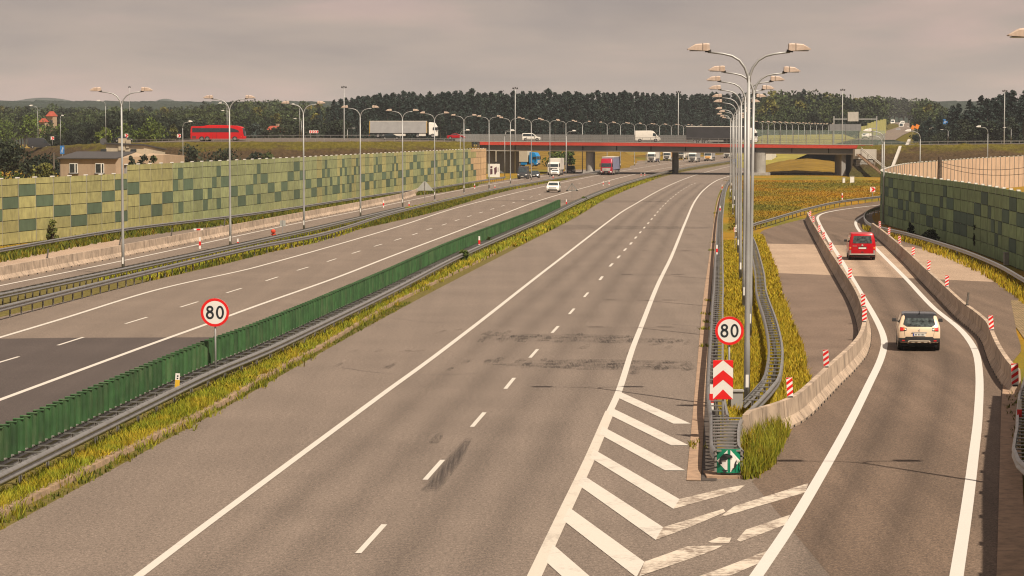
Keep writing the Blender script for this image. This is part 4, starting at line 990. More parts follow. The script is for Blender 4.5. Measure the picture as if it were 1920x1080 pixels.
    C.on_end([(-.28 * W, gz_ - .05), (.28 * W, gz_ - .05), (.30 * W, gz_ + .08), (-.30 * W, gz_ + .08)], True, .014).build('grille', m_plast, r)
    C.on_end([(-.40 * W, .34), (.40 * W, .34), (.34 * W, .50), (-.34 * W, .50)], True, .011).build('bumper_intake', m_plast, r)
    C.on_end([(-.14 * W, .50), (.14 * W, .50), (.14 * W, .60), (-.14 * W, .60)], True, .016).build('number_plate', m_plate, r)
    if roof is not None:
        b = MB(); ys_ = [(y, z) for y, z in pr if z > Hh - .13]; y0, y1 = min(y for y, z in ys_), max(y for y, z in ys_)
        xs_ = [-1, -.85, 0, .85, 1]; yy = [y0, y0 + .1, y0 + .3, (y0 + y1) / 2, y1 - .2, y1]
        def rz_(y):
            n = len(pr)
            c = [za + (zb - za) * (y - ya) / (yb - ya) for (ya, za), (yb, zb) in zip(pr, pr[1:] + pr[:1]) if min(ya, yb) - 1e-9 <= y <= max(ya, yb) + 1e-9 and abs(ya - yb) > 1e-6]
            return max(c)
        vs = [(x * (C.hw(Hh) + .02), C.plan(y, x), rz_(y) + .012 - (.035 if abs(x) == 1 else 0)) for y in yy for x in xs_]
        b.add(vs, [(j * 5 + i, j * 5 + i + 1, (j + 1) * 5 + i + 1, (j + 1) * 5 + i) for j in range(5) for i in range(4)])
        b.build('roof', roof, r, True)
    return r, C
def rear_std(r, C, W, z_l, glass, plate_z, paint, lamp_w=.10, lamp_h=.22):
    C.on_end([(-glass[0], glass[1]), (glass[0], glass[1]), (glass[2], glass[3]), (-glass[2], glass[3])], False, .012).build('rear_window', m_glass_in, r)
    for sd in (-1, 1):
        x0, x1 = sd * (.47 * W), sd * (.47 * W - lamp_w); a, b_ = min(x0, x1), max(x0, x1)
        C.on_end([(a, z_l), (b_, z_l), (b_, z_l + lamp_h), (a, z_l + lamp_h)], False, .014).build('tail_light', m_tail, r)
    C.on_end([(-.26, plate_z), (.26, plate_z), (.26, plate_z + .12), (-.26, plate_z + .12)], False, .016).build('number_plate', m_plate, r)
def heading(x0, y0, x1, y1):
    a, b = G(x0, y0).xy, G(x1, y1).xy; return ang((b - a).normalized())

# ---- two-tone crossover on the ramp, seen from behind
m_ivory = M_car('ivory_paint', (.72, .54, .37)); m_roofblk = M_car('black_roof', (.025, .027, .03), .18)
g = G(1722, 660); W = 1.74
r, C = car('crossover_car', 'ivory crossover car with black roof driving up the ramp, seen from behind', 'car', (g.x + .32, g.y + 2.1, .016), -.135, 'suv', m_ivory, roof=m_roofblk, L=4.12, W=W, Hh=1.57)
b = MB(); b.merge(C.on_end([(-.67, 1.13), (.67, 1.13), (.60, 1.385), (-.60, 1.385)], False, .012, 11)); b.merge(C.on_end([(-.52, 1.04), (.52, 1.04), (.67, 1.13), (-.67, 1.13)], False, .012, 11)); b.build('rear_window', m_glass_in, r)
b = MB(); b.box((0, 0, .27), (1.5, 3.8, .12)); b.build('underbody', m_under, r)
b = MB(); b.merge(C.on_end([(-.60, .64), (-.59, .64), (-.64, 1.04), (-.65, 1.04)], False, .006, 1)); b.merge(C.on_end([(.59, .64), (.60, .64), (.65, 1.04), (.64, 1.04)], False, .006, 1)); b.build('tailgate_gap', m_plast, r)
C.on_end([(-.60, 1.385), (.60, 1.385), (.60, 1.50), (-.60, 1.50)], False, .014, 9).build('rear_spoiler', m_roofblk, r)
for sd in (-1, 1):
    a, b_ = sorted((sd * .80, sd * .53))
    o = C.on_end([(a, .845 if sd < 0 else .875), (b_, .875 if sd < 0 else .845), (b_, .985 if sd < 0 else 1.02), (a, 1.02 if sd < 0 else .985)], False, .010).build('tail_light', m_plast, r)
    a, b_ = sorted((sd * .79, sd * .655)); C.on_end([(a, .865), (b_, .87), (b_, 1.0), (a, 1.0)], False, .014, 3).build('red_lens', m_tail, o)
    a, b_ = sorted((sd * .66, sd * .60)); C.on_end([(a, .90), (b_, .90), (b_, .98), (a, .98)], False, .017, 2).build('amber_lens', m_amber, o)
    a, b_ = sorted((sd * .60, sd * .55)); C.on_end([(a, .90), (b_, .90), (b_, .955), (a, .955)], False, .017, 2).build('white_lens', m_lampw, o)
    a, b_ = sorted((sd * .72, sd * .60)); C.on_end([(a, .43), (b_, .43), (b_, .48), (a, .48)], False, .022, 2).build('reflector', m_tail, r)
bp = C.on_end([(-.86, .245), (.86, .245), (.86, .56), (-.86, .56)], False, .012, 11).build('bumper', m_plast, r)
C.on_end([(-.62, .555), (.62, .555), (.55, .62), (-.55, .62)], False, .013, 9).build('bumper_edge', m_plast, bp)
sk = MB(); sk.merge(C.on_end([(-.44, .43), (.44, .43), (.42, .47), (-.42, .47)], False, .03)); sk.merge(C.on_end([(-.50, .33), (-.44, .33), (-.40, .46), (-.45, .46)], False, .03, 2)); sk.merge(C.on_end([(.44, .33), (.50, .33), (.45, .46), (.40, .46)], False, .03, 2))
for x in (-.26, 0, .26): sk.merge(C.on_end([(x - .09, .37), (x + .09, .37), (x + .06, .405), (x - .06, .405)], False, .026, 2))
sk.build('skid_trim', m_cream, bp)
C.on_end([(-.33, .785), (.33, .785), (.31, .83), (-.31, .83)], False, .03).build('handle_strip', m_chrome, r)
np_ = C.on_end([(-.26, .655), (.26, .655), (.26, .765), (-.26, .765)], False, .02).build('number_plate', m_plate, r)
b = MB(); b.merge(C.on_end([(-.26, .655), (-.215, .655), (-.215, .765), (-.26, .765)], False, .023, 2)); b.build('blue_strip', m_eu, np_)
b = MB()
for k, x in enumerate((-.18, -.125, -.05, .005, .06, .115, .17)): b.merge(C.on_end([(x, .68), (x + .03, .68), (x + .03, .74), (x, .74)], False, .023, 1))
b.build('lettering', m_sblk, np_)
b = MB(); z0 = .915
for q in ([(0, -.075), (.045, 0), (.02, 0), (0, -.035)], [(0, .075), (.045, 0), (.02, 0), (0, .035)], [(0, -.075), (-.045, 0), (-.02, 0), (0, -.035)], [(0, .075), (-.045, 0), (-.02, 0), (0, .035)]): b.poly([(x, C.endy(z0 + z, False) - .02, z0 + z) for x, z in q])
b.build('emblem', m_chrome, r)
b = MB(); b.tube([(0, -1.55, 1.56), (0, -1.62, 1.62), (0, -1.75, 1.70)], [.03, .015, .008], 6); b.build('aerial', m_plast, r)
# ---- red minivan on the ramp
m_redp = M_car('red_paint', (.44, .003, .010)); m_bump = M('grey_bumper', (.25, .22, .20), .5)
g = G(1616.5, 488.5); r, C = car('red_minivan', 'red minivan driving up the ramp ahead of the ivory car, seen from behind', 'van', (g.x + .25, g.y + 2.4, .016), -.10, 'minivan', m_redp, L=4.85, W=1.92, Hh=1.95)
C.on_end([(-.70, 1.23), (.70, 1.23), (.62, 1.76), (-.62, 1.76)], False, .012, 7).build('rear_window', m_glass_in, r)
for sd in (-1, 1):
    a, b_ = sorted((sd * .93, sd * .80)); o = C.on_end([(a, .74), (b_, .74), (b_, 1.02), (a, 1.02)], False, .016, 2).build('tail_light', m_tail, r)
    C.on_end([(a, .86), (b_, .86), (b_, .95), (a, .95)], False, .02, 2).build('amber_lens', m_amber, o)
    C.on_end([(a, .48), (b_, .48), (b_, .73), (a, .73)], False, .016, 2).build('bumper_corner', m_bump, r)
C.on_end([(-.92, .40), (.92, .40), (.92, .49), (-.92, .49)], False, .03, 9).build('bumper', m_chrome, r)
C.on_end([(-.92, .27), (.92, .27), (.92, .40), (-.92, .40)], False, .015, 9).build('bumper_skirt', m_plast, r)
C.on_end([(-.31, .82), (.31, .82), (.31, 1.0), (-.31, 1.0)], False, .012, 3).build('plate_recess', m_plast, r)
C.on_end([(-.27, .83), (.27, .83), (.27, .935), (-.27, .935)], False, .018, 3).build('number_plate', m_plate, r)
b = MB(); b.cyl((0, C.endy(1.1, False) - .02, 1.1), (0, 1, 0), .065, .02, 16); b.build('emblem', m_chrome, r)
C.on_end([(-.70, 1.02), (-.40, 1.02), (-.40, 1.05), (-.70, 1.05)], False, .016, 2).build('lettering', m_chrome, r)
C.on_end([(-.09, .57), (.09, .57), (.09, .63), (-.09, .63)], False, .014, 2).build('handle', m_plast, r)
# ---- white SUV coming towards us
m_wh = M_car('white_paint', (.80, .76, .68)); m_dgrey = M_car('dark_grey_paint', (.035, .036, .04)); m_blk = M_car('black_paint', (.015, .016, .018)); m_darkgreen = M_car('dark_green_paint', (.02, .028, .028))
g = G(1038.5, 361); r, C = car('white_suv', 'white car with dark grille driving toward the viewer on the opposite carriageway', 'car', (g.x, g.y + 2.2, .012), heading(1110, 339, 1000, 371), 'suv', m_wh, L=4.3, W=1.95, Hh=1.65)
# ---- vehicles beyond
def oncoming(x, y, name, label, cat, kind, paint, W, Hh, L, dx=-40, dy=8, group=None):
    g = G(x, y); hd = heading(x, y, x + dx, y + dy); f = Vector((-math.sin(hd), math.cos(hd)))
    p = Vector((g.x, g.y)) - f * L / 2
    return car(name, label, cat, (p.x, p.y, .01), hd, kind, paint, W=W, Hh=Hh, L=L, detail=False)
oncoming(979, 336, 'grey_van', 'dark grey delivery van coming toward us on the collector road under the overpass', 'van', 'van', m_dgrey, 2.02, 2.55, 5.6)
oncoming(1001, 334, 'dark_car', 'dark green car half hidden behind the dark grey van', 'car', 'sedan', m_darkgreen, 1.8, 1.5, 4.5)
oncoming(1040, 330, 'white_car', 'small white car in front of the white box truck on the collector road', 'car', 'suv', m_wh, 1.8, 1.5, 4.0)
oncoming(1068, 325.5, 'dark_pickup', 'dark pick-up truck following the white box truck on the collector road', 'car', 'suv', m_dgrey, 1.95, 1.8, 4.9)
# ---- lorries
def lorry(name, label, loc, rz, cab, box, Lc=2.3, Lb=13.4, Hc=3.7, Hb=4.0, deflect=True, stripe=None, roofline=None, rearmat=None, skirt=None, group=None, fuel=True, front_edge=None):
    """front of the cab at local y = 0, trailer behind"""
    r = thing(name, label, 'lorry', loc, rz, group); Wd = 2.5
    pr = [(-Lc, .75), (-Lc, Hc - .1), (-Lc + .3, Hc), (-.75, Hc - .15), (-.22, 2.75 if Hc > 3.2 else Hc - .3), (-.12, 2.55 if Hc > 3.2 else Hc - .5), (-.02, 1.75), (0, 1.2), (0, .55), (-.1, .4), (-1.0, .4), (-1.05, .75)]
    C = Car(pr, Wd, 2.6, .12, Hc, .22, .02); c = C.shell().build('cab', cab, r, True); e = c.modifiers.new('edge', 'EDGE_SPLIT'); e.split_angle = math.radians(35)
    wz1 = 2.62 if Hc > 3.2 else Hc - .45
    C.on_end([(-1.12, 1.80), (1.12, 1.80), (1.08, wz1), (-1.08, wz1)], True, .015, 7).build('windscreen', m_wind, c)
    C.on_end([(-.85, .85), (.85, .85), (.95, 1.6), (-.95, 1.6)], True, .012, 5).build('grille', m_plast if stripe is None else stripe, c)
    b = MB(); b.merge(C.on_end([(-.8, 1.03), (.8, 1.03), (.8, 1.09), (-.8, 1.09)], True, .02)); b.merge(C.on_end([(-.85, 1.3), (.85, 1.3), (.85, 1.35), (-.85, 1.35)], True, .02)); b.build('grille_bar', m_chrome, c)
    C.on_end([(-1.2, .42), (1.2, .42), (1.2, .62), (-1.2, .62)], True, .012, 7).build('bumper', m_plast, c)
    for sd in (-1, 1):
        a, b_ = sorted((sd * 1.18, sd * .88)); C.on_end([(a, .62), (b_, .62), (b_, .86), (a, .86)], True, .02, 2).build('headlight', m_lampw, c)
        C.on_side([(-1.35, 1.85), (-.28, 1.80), (-.42, 2.5), (-1.30, 2.5)], sd, .012).build('side_window', m_glass, c)
        b = MB(); b.box((sd * 1.40, -.25, 2.2), (.18, .18, .75)); b.box((sd * 1.30, -.25, 2.5), (.2, .05, .05)); b.build('mirror', m_plast, c)
    C.on_end([(-.26, .47), (.26, .47), (.26, .58), (-.26, .58)], True, .02, 2).build('number_plate', m_plate, c)
    y1 = -Lc - .45; y0 = y1 - Lb
    b = MB(); b.box((0, (y0 + y1) / 2, (1.15 + Hb) / 2), (2.52, Lb, Hb - 1.15)); tr = b.build('trailer', box, r, bevel=.03)
    if roofline: b = MB(); b.box((0, (y0 + y1) / 2, Hb - .06), (2.56, Lb + .04, .14)); b.build('top_rail', roofline, tr)
    if rearmat: b = MB(); b.box((0, y0 - .03, (1.1 + Hb) / 2), (2.54, .12, Hb - 1.1)); b.build('rear_door', rearmat, tr)
    if front_edge: b = MB(); b.box((0, y1 + .02, (1.15 + Hb) / 2), (2.55, .14, Hb - 1.13)); b.build('front_wall', front_edge, tr)
    b = MB(); b.box((0, (y0 + y1) / 2, 1.05), (2.3, Lb, .22)); b.box((0, -Lc / 2 - 1.5, .75), (.9, 5.5, .3)); b.build('chassis', m_under, r)
    b = MB()
    for sd in (-1, 1): b.box((sd * 1.2, -Lc - 1.5 if fuel else y0 + 4, .72), (.35, 1.6, .55))
    b.build('fuel_tank', skirt or m_chrome, r)
    for sd in (-1, 1):
        b = MB(); b.box((sd * 1.22, y0 + 6.6, .72), (.05, 3.6, .5)); b.build('side_guard', skirt or m_steel_dk, r)
    wheels(r, 2.5, (-1.35, -Lc - 2.6, y0 + 1.9, y0 + 3.2, y0 + 4.5), .5, .3)
    for sd in (-1, 1):
        b = MB(); b.box((sd * .95, y0 - .06, .95), (.4, .04, .14)); b.build('tail_light', m_tail, r)
    b = MB(); b.box((0, y0 - .03, .60), (2.3, .08, .14)); b.build('rear_bumper', m_red, r)
    return r
m_curt = M('grey_curtain', (.33, .32, .31), .7, var=.10, scale=.8); m_bluec = M('blue_curtain', (.22, .23, .34), .7, var=.15, scale=.8); m_creamb = M('cream_box', (.56, .50, .38), .5, var=.06)
m_blkcurt = M('black_curtain', (.030, .028, .030), .6, var=.2, scale=.6); m_crim = M_car('crimson_paint', (.36, .008, .03)); m_sky = M_car('bright_blue_paint', (.005, .22, .52)); m_orange = M('orange_curtain', (.72, .33, .02), .6); m_whb = M('white_box', (.66, .61, .53), .55, var=.06); m_yel = M('yellow_frame', (.62, .36, .03), .5); m_navy = M_car('navy_blue', (.03, .05, .16))
g = G(1136.5, 328.5); lorry('crimson_lorry', 'crimson lorry with blue-grey curtain trailer on the opposite carriageway before the overpass', (g.x, g.y, .01), math.pi + .0 - .16 + .0, m_crim, m_bluec, roofline=m_whb, stripe=m_chrome)
g = G(1222, 304.5)
def far_lorry(x, y, name, label, cab, box, rz=None, **k):
    g = G(x, y); return lorry(name, label, (g.x, g.y, .01), math.pi - .16 if rz is None else rz, cab, box, **k)
GL = 'lorries coming out from under the overpass'
far_lorry(1221, 304.5, 'white_lorry', 'white lorry with white and blue trailer beyond the overpass, nearest the roadside meadow', m_wh, m_whb, group=GL, skirt=m_navy)
far_lorry(1250, 301.5, 'white_lorry', 'white lorry with a bright orange trailer beyond the overpass', m_wh, m_orange, group=GL)
far_lorry(1277, 298.5, 'white_lorry', 'small white lorry beyond the overpass, right of the dark middle pier', m_wh, m_whb, group=GL)
far_lorry(1298, 304.5, 'white_lorry', 'white lorry with a grey trailer, largest of those beyond the middle pier', m_wh, m_curt, group=GL)
far_lorry(1327, 302, 'white_lorry', 'white lorry with a dark grille and grey trailer near the lamp pole row', m_wh, m_curt, stripe=m_orange, group=GL)
far_lorry(1363, 296.5, 'white_lorry', 'white lorry with a black grille, partly hidden by the lamp pole row', m_wh, m_whb, group=GL)
far_lorry(1037, 328.5, 'box_truck', 'white box truck on the collector road under the overpass', m_wh, m_whb, Lb=6.0, Hc=2.9, Hb=3.7)
g = AT(1011, 312, 620); lorry('blue_lorry', 'bright blue lorry with cream box trailer crossing under the overpass at left', (g.x, g.y, max(0, g.z)), -math.pi / 2 - .42, m_sky, m_creamb, stripe=m_chrome, skirt=m_sky)
# a trailer seen from behind at the slip road
g = G(1438, 311); lorry('white_lorry', 'white box trailer seen from behind beside the right overpass pier', (g.x + 3.2, g.y + 16, .01), -.2, m_wh, m_whb)
g = G(1399, 311); r, C = car('dark_car', 'dark car with red tail lights driving away behind the lamp poles', 'car', (g.x, g.y + 2, .01), -.14, 'sedan', m_dgrey); rear_std(r, C, 1.8, .66, (.6, 1.0, .5, 1.35), .5, m_dgrey, .3, .2)
g = G(1379, 309); r, C = car('blue_car', 'small blue car under the overpass beside the lamp poles', 'car', (g.x, g.y + 2, .01), -.14, 'mpv', M_car('blue_paint', (.03, .12, .35))); rear_std(r, C, 1.8, .8, (.6, 1.2, .5, 1.4), .6, m_dgrey)
g = AT(1588, 296.5, 700); r, C = car('grey_car', 'grey car on a road seen through the right end of the overpass', 'car', (g.x, g.y, g.z), .5, 'suv', m_curt); rear_std(r, C, 1.8, .8, (.6, 1.1, .5, 1.4), .6, m_dgrey)
# ---- traffic on the overpass
def on_road(x, y, Y): return AT(x, y, Y)
E_ = -math.pi / 2   # heading towards +X
g = on_road(410, 264.5, 556)
def coach(label, loc, rz):
    r = thing('red_coach', label, 'coach', loc, rz); L = 12.9; h = L / 2
    m_rc = M_car('coach_red', (.55, .003, .006), .4)
    pr = [(-h, .45), (-h, 2.2), (-h + .12, 3.25), (-h + .3, 3.40), (-h + 3.1, 3.46), (-h + 4.1, 3.68), (0, 3.70), (h - 2.2, 3.55), (h - .9, 3.30), (h - .45, 3.05), (h - .08, 1.6), (h, .9), (h - .05, .4), (-h + .2, .35)]
    C = Car(pr, 2.5, 2.0, .16, 3.7, .35, .1); c = C.shell().build('body', m_rc, r, True); e = c.modifiers.new('edge', 'EDGE_SPLIT'); e.split_angle = math.radians(35)
    for sd in (-1, 1):
        o = C.on_side([(-h + .55, 2.02), (h - 2.3, 2.05), (h - 1.35, 2.02), (h - 1.55, 2.45), (h - 2.3, 2.78), (h - 3.2, 2.98), (-h + .5, 3.02)], sd, .02).build('window_band', m_glass, r)
        b = MB(); b.merge(C.on_side([(-.3, .5), (-.24, .5), (-.24, 2.0), (-.3, 2.0)], sd, .02)); b.merge(C.on_side([(-1.1, .5), (-1.05, .5), (-1.05, 2.95), (-1.1, 2.95)], sd, .03)); b.build('door_gap', m_plast, r)
        C.on_side([(-h + .5, .6), (-h + 1.4, .6), (-h + 1.4, 1.2), (-h + .5, 1.2)], sd, .02).build('engine_grille', M('vent_brown', (.12, .03, .03), .7), r)
        for y in (-h + 2.75, -h + 4.05, h - 2.4):
            b = MB(); b.poly([(sd * (C.hw(.6) + .02), y + math.cos(a) * .62, max(.35, .5 + math.sin(a) * .62)) for a in [math.pi * 2 * i / 20 for i in range(20)]]); b.build('wheel_arch', m_plast, r)
        b = MB(); b.box((sd * 1.4, h - .1, 2.5), (.16, .2, .6)); b.build('mirror', m_plast, r)
        b = MB(); b.merge(C.on_side([(h - .95, .95), (h - .75, .95), (h - .75, 1.1), (h - .95, 1.1)], sd, .02)); b.build('side_light', m_amber, r)
    wheels(r, 2.52, (-h + 2.75, -h + 4.05, h - 2.4), .5, .3)
    C.on_end([(-1.15, 1.2), (1.15, 1.2), (1.1, 3.0), (-1.1, 3.0)], True, .02, 7).build('windscreen', m_glass, r)
    C.on_end([(-1.1, 2.2), (1.1, 2.2), (1.1, 3.2), (-1.1, 3.2)], False, .02, 5).build('rear_window', m_glass, r)
    return r
coach('bright red coach driving along the embankment road above the left noise wall', (g.x, g.y, g.z), E_ - .1)
g = on_road(822, 258.6, 568); lorry('white_lorry', 'white lorry with grey curtain trailer and yellow rear edge on the embankment road', (g.x, g.y, g.z), E_ + .04, m_wh, m_curt, roofline=m_whb, rearmat=m_yel, skirt=m_whb, front_edge=m_yel)
g = on_road(1421, 270, 545); lorry('white_lorry', 'white lorry with long black curtain trailer on the overpass behind the lamp poles', (g.x, g.y, g.z), E_ - .1, m_wh, m_blkcurt, roofline=m_whb)
def side_car(x, y, Y, name, label, cat, kind, paint, L, Hh, rz=0.0, W=1.8):
    g = on_road(x, y, Y); return car(name, label, cat, (g.x, g.y, g.z), E_ + rz, kind, paint, L=L, Hh=Hh, W=W, detail=False)
side_car(996, 264.5, 552, 'white_estate', 'small white family car with dark windows at the left end of the overpass', 'car', 'mpv', m_wh, 4.4, 1.8)
side_car(1214, 266, 545, 'white_van', 'white panel van driving on the overpass left of the black trailer', 'van', 'van', m_whb, 5.9, 2.55)
side_car(855, 261.5, 562, 'red_car', 'low red car just ahead of the white curtain lorry on the embankment road', 'car', 'sedan', m_redp, 4.4, 1.35)
side_car(733, 262, 552, 'dark_car', 'dark car in front of the white curtain trailer, seen from the side', 'car', 'sedan', m_darkgreen, 4.6, 1.45)
side_car(231, 266.5, 577, 'dark_car', 'black car on the curved embankment road left of the nearest lamp', 'car', 'sedan', m_blk, 4.6, 1.45)
side_car(73.5, 278, 600, 'dark_van', 'black delivery van on the curved road at far left', 'van', 'van', m_dgrey, 5.6, 2.6, .25)
# tiny traffic on the far uphill road
for x, y, Y, nm, lab, pt, kd, Wd, Hh in ((1690, 241.5, 1250, 'white_truck', 'tiny white truck on the far uphill road, lower one', m_wh, 'van', 2.3, 3.2), (1692, 237.5, 1420, 'white_truck', 'tiny white truck farthest up the distant road', m_wh, 'van', 2.4, 3.4), (1674, 233.5, 1500, 'white_truck', 'tiny white truck at the top left of the distant road', m_wh, 'van', 2.3, 3.0), (1623, 260.5, 640, 'white_car', 'white car just beyond the overpass right end', m_wh, 'suv', 1.8, 1.6), (1704, 243.5, 1240, 'white_car', 'pale car beside the tiny white truck on the distant road', m_wh, 'mpv', 1.9, 1.8), (1684, 247, 1050, 'grey_car', 'small grey car on the near part of the distant road', m_curt, 'suv', 1.8, 1.5)):
    g = AT(x, y, Y); car(nm, lab, 'car' if 'car' in nm else 'lorry', (g.x, g.y, g.z), math.pi - .2, kd, pt, W=Wd, Hh=Hh, L=4.6 if Hh < 2 else 7, detail=False)
# ================================================================ embankment road and overpass
m_bank = None
def bank_mat():
    m, nt, b = base_mat('bank_grass')
    g = nt.nodes.new('ShaderNodeNewGeometry'); sx = nt.nodes.new('ShaderNodeSeparateXYZ'); nt.links.new(g.outputs['Position'], sx.inputs[0])
    n = noise(nt, wpos(nt, (.12, .3, .5)), 1.0, 6, .65); n2 = noise(nt, wpos(nt), 1.3, 6, .7)
    ad = node(nt, 'ShaderNodeMath', operation='MULTIPLY_ADD'); nt.links.new(n, ad.inputs[0]); ad.inputs[1].default_value = 5.5; nt.links.new(sx.outputs[2], ad.inputs[2])
    dv = node(nt, 'ShaderNodeMath', operation='DIVIDE'); nt.links.new(ad.outputs[0], dv.inputs[0]); dv.inputs[1].default_value = 12.0
    col = ramp(nt, dv.outputs[0], [(.3, (.06, .052, .014)), (.52, (.055, .036, .018)), (.66, (.065, .042, .02)), (.74, (.085, .07, .012)), (.82, (.10, .08, .012))])
    col = mix(nt, 1.0, col, ramp(nt, n2, [(.28, .5), (.72, 1.4)]), 'MULTIPLY')
    nt.links.new(col, b.inputs[0]); b.inputs['Roughness'].default_value = .95; b.inputs['Specular IOR Level'].default_value = .1
    bump(nt, b, n2, 1.0, .4); return m
m_bank = bank_mat()
def rd(x, y, Y): p = AT(x, y, Y); return (p.x, p.y, p.z)
edge = [Vector(rd(*q)) for q in ((-160, 292, 690), (20, 281, 630), (90, 275.5, 602), (200, 269, 575), (300, 267, 556), (450, 266.2, 548), (600, 266, 546), (750, 265.6, 548), (900, 266.3, 553), (1200, 268.3, 540), (1440, 271.3, 528), (1645, 272.8, 520), (1780, 271.2, 518), (1920, 270.3, 520), (2150, 269, 522), (2500, 268, 520))]
def smooth3(pts, step):
    q = smooth([Vector(p) for p in pts], step); return q
E3 = smooth3(edge, 1.0)
plan = [p.xy for p in E3]; zz = [p.z for p in E3]
LW, HW = [], []
far = offset(plan, -25)   # path runs left to right, so the far side is to its left
mid = offset(plan, -1.2)
def sup(x): return .85 * max(0, min(1, (-x - 5) / 40)) if x < 0 else 0
b = MB(); n = len(plan); vs = [(p.x, p.y, z + .03) for p, z in zip(plan, zz)] + [(p.x, p.y, z + .03 + sup(p.x)) for p, z in zip(far, zz)]
b.add(vs, [(i, i + 1, i + 1 + n, i + n) for i in range(n - 1)])
m_asph_hi = M_asphalt('asphalt_overpass', (.12, .095, .075), grain=.2, rot=1.5)
struct('overpass_road', b, m_asph_hi)
XL, XR = -8.0, 78.6
DW = 15.5     # deck from abutment to abutment
def slope(name, cond, foot_d, flat_d=1.6, dirn=1, src=None, hsrc=None, lat=18):
    pl, hz_ = src or plan, hsrc or zz
    idx = [i for i, p in enumerate(pl) if cond(p)]
    rr = random.Random(4); b = MB(); rows = []
    T = tangents(pl)
    for i in idx:
        p, t, z = pl[i], T[i], hz_[i]; nrm = Vector((t.y, -t.x)) * dirn
        row = []
        for k in range(lat + 1):
            f = k / lat
            d = flat_d * min(1, f * 8) + max(0, f - .125) / .875 * foot_d
            zt = z - .02 - max(0, f - .125) / .875 * (z + .05)
            q = p + nrm * d
            row.append((q.x + rr.gauss(0, .12) * f, q.y + rr.gauss(0, .12), zt + (rr.gauss(0, .10) if 0 < k < lat else 0)))
        rows.append(row)
    w = lat + 1; b.add([v for r_ in rows for v in r_], [(i * w + k, i * w + k + 1, (i + 1) * w + k + 1, (i + 1) * w + k) for i in range(len(rows) - 1) for k in range(lat)])
    return struct(name, b, m_bank, True)
slope('embankment', lambda p: p.x < XL - 1, 11)
slope('embankment', lambda p: p.x > XR - 4, 12)
# closing cones at the abutments
def cone(cx, cy, h, a0, a1, rad, side):
    b = MB(); N, K = 16, 8; rr = random.Random(9)
    for i in range(N + 1):
        a = a0 + (a1 - a0) * i / N
        for k in range(K + 1):
            f = k / K; b.v.append((cx + math.cos(a) * rad * f, cy + math.sin(a) * rad * f + rr.gauss(0, .05), h * (1 - f) + (rr.gauss(0, .1) if 0 < k < K else 0)))
    b.f += [(i * (K + 1) + k, i * (K + 1) + k + 1, (i + 1) * (K + 1) + k + 1, (i + 1) * (K + 1) + k) for i in range(N) for k in range(K)]; b.m += [0] * (N * K)
    struct('embankment', b, m_bank, True)
def edge_at(x):
    for (a, za), (c, zc) in zip(zip(plan, zz), zip(plan[1:], zz[1:])):
        if a.x <= x <= c.x: f = (x - a.x) / (c.x - a.x); p = a.lerp(c, f); return p, za + (zc - za) * f
    return plan[-1], zz[-1]
pL, zL = edge_at(XL - 2); pR, zR = edge_at(XR)
cone(pL.x - 2, pL.y, zL - .1, -math.pi / 2, 0, 9.5, 1)
cone(pR.x + 4.5, pR.y + 1.5, zR - .1, math.pi * 1.18, math.pi * 1.5, 13.5, 1)
# overpass
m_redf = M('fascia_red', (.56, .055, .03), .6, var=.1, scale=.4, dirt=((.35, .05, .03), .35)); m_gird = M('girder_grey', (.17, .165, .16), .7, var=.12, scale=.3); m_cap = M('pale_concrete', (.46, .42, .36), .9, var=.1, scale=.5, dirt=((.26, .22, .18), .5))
sec = [i for i, p in enumerate(plan) if XL <= p.x <= XR]; dp = [plan[i] for i in sec]; dz = [zz[i] for i in sec]
O = (dp[0].x, dp[0].y, 0); ov = thing('overpass', 'road overpass with red fascia, grey girders and concrete piers crossing the motorway', 'bridge', O)
def deck(name, prof, mat, z=None, pts=None, smooth_=False):
    b = MB(); b.loft(pts or dp, prof, closed=True, z0=z or dz, caps=True); return b.build(name, mat, ov, smooth_, O)
deck('deck_slab', [(.10, .02), (.10, -.35), (-DW - .2, -.35), (-DW - .2, .02)], m_cap)
deck('fascia', [(.38, .10), (.38, -.66), (.14, -.66), (.14, .10)], m_redf)
deck('kerb', [(.42, .22), (.42, .11), (-.5, .11), (-.5, .22)], m_cap)
deck('girder', [(-.35, -.36), (-.35, -1.75), (-.75, -1.75), (-.75, -.36)], m_gird)
for off in (-4.5, -8.5, -12.5, -DW + .8): deck('girder', [(off, -.36), (off, -1.7), (off - .5, -1.7), (off - .5, -.36)], m_gird)
deck('soffit', [(-.2, -1.76), (-.2, -2.0), (-DW, -2.0), (-DW, -1.76)], m_cap)
# web stiffeners and the girder seam
sp = []
for k, (p, t) in enumerate(even(dp, 8.2)):
    z = edge_at(p.x)[1]; nrm = Vector((t.y, -t.x)); sp.append((p.x - nrm.x * .30, p.y - nrm.y * .30, z - 1.72, ang(t)))
b = MB(); b.box((.06, 0, .65), (.14, .16, 1.3)); repeat(ov, 'stiffener', b, m_under, sp)
deck('girder_shadow_strip', [(-.30, -1.62), (-.30, -1.70), (-.36, -1.70), (-.36, -1.62)], m_under) if False else None
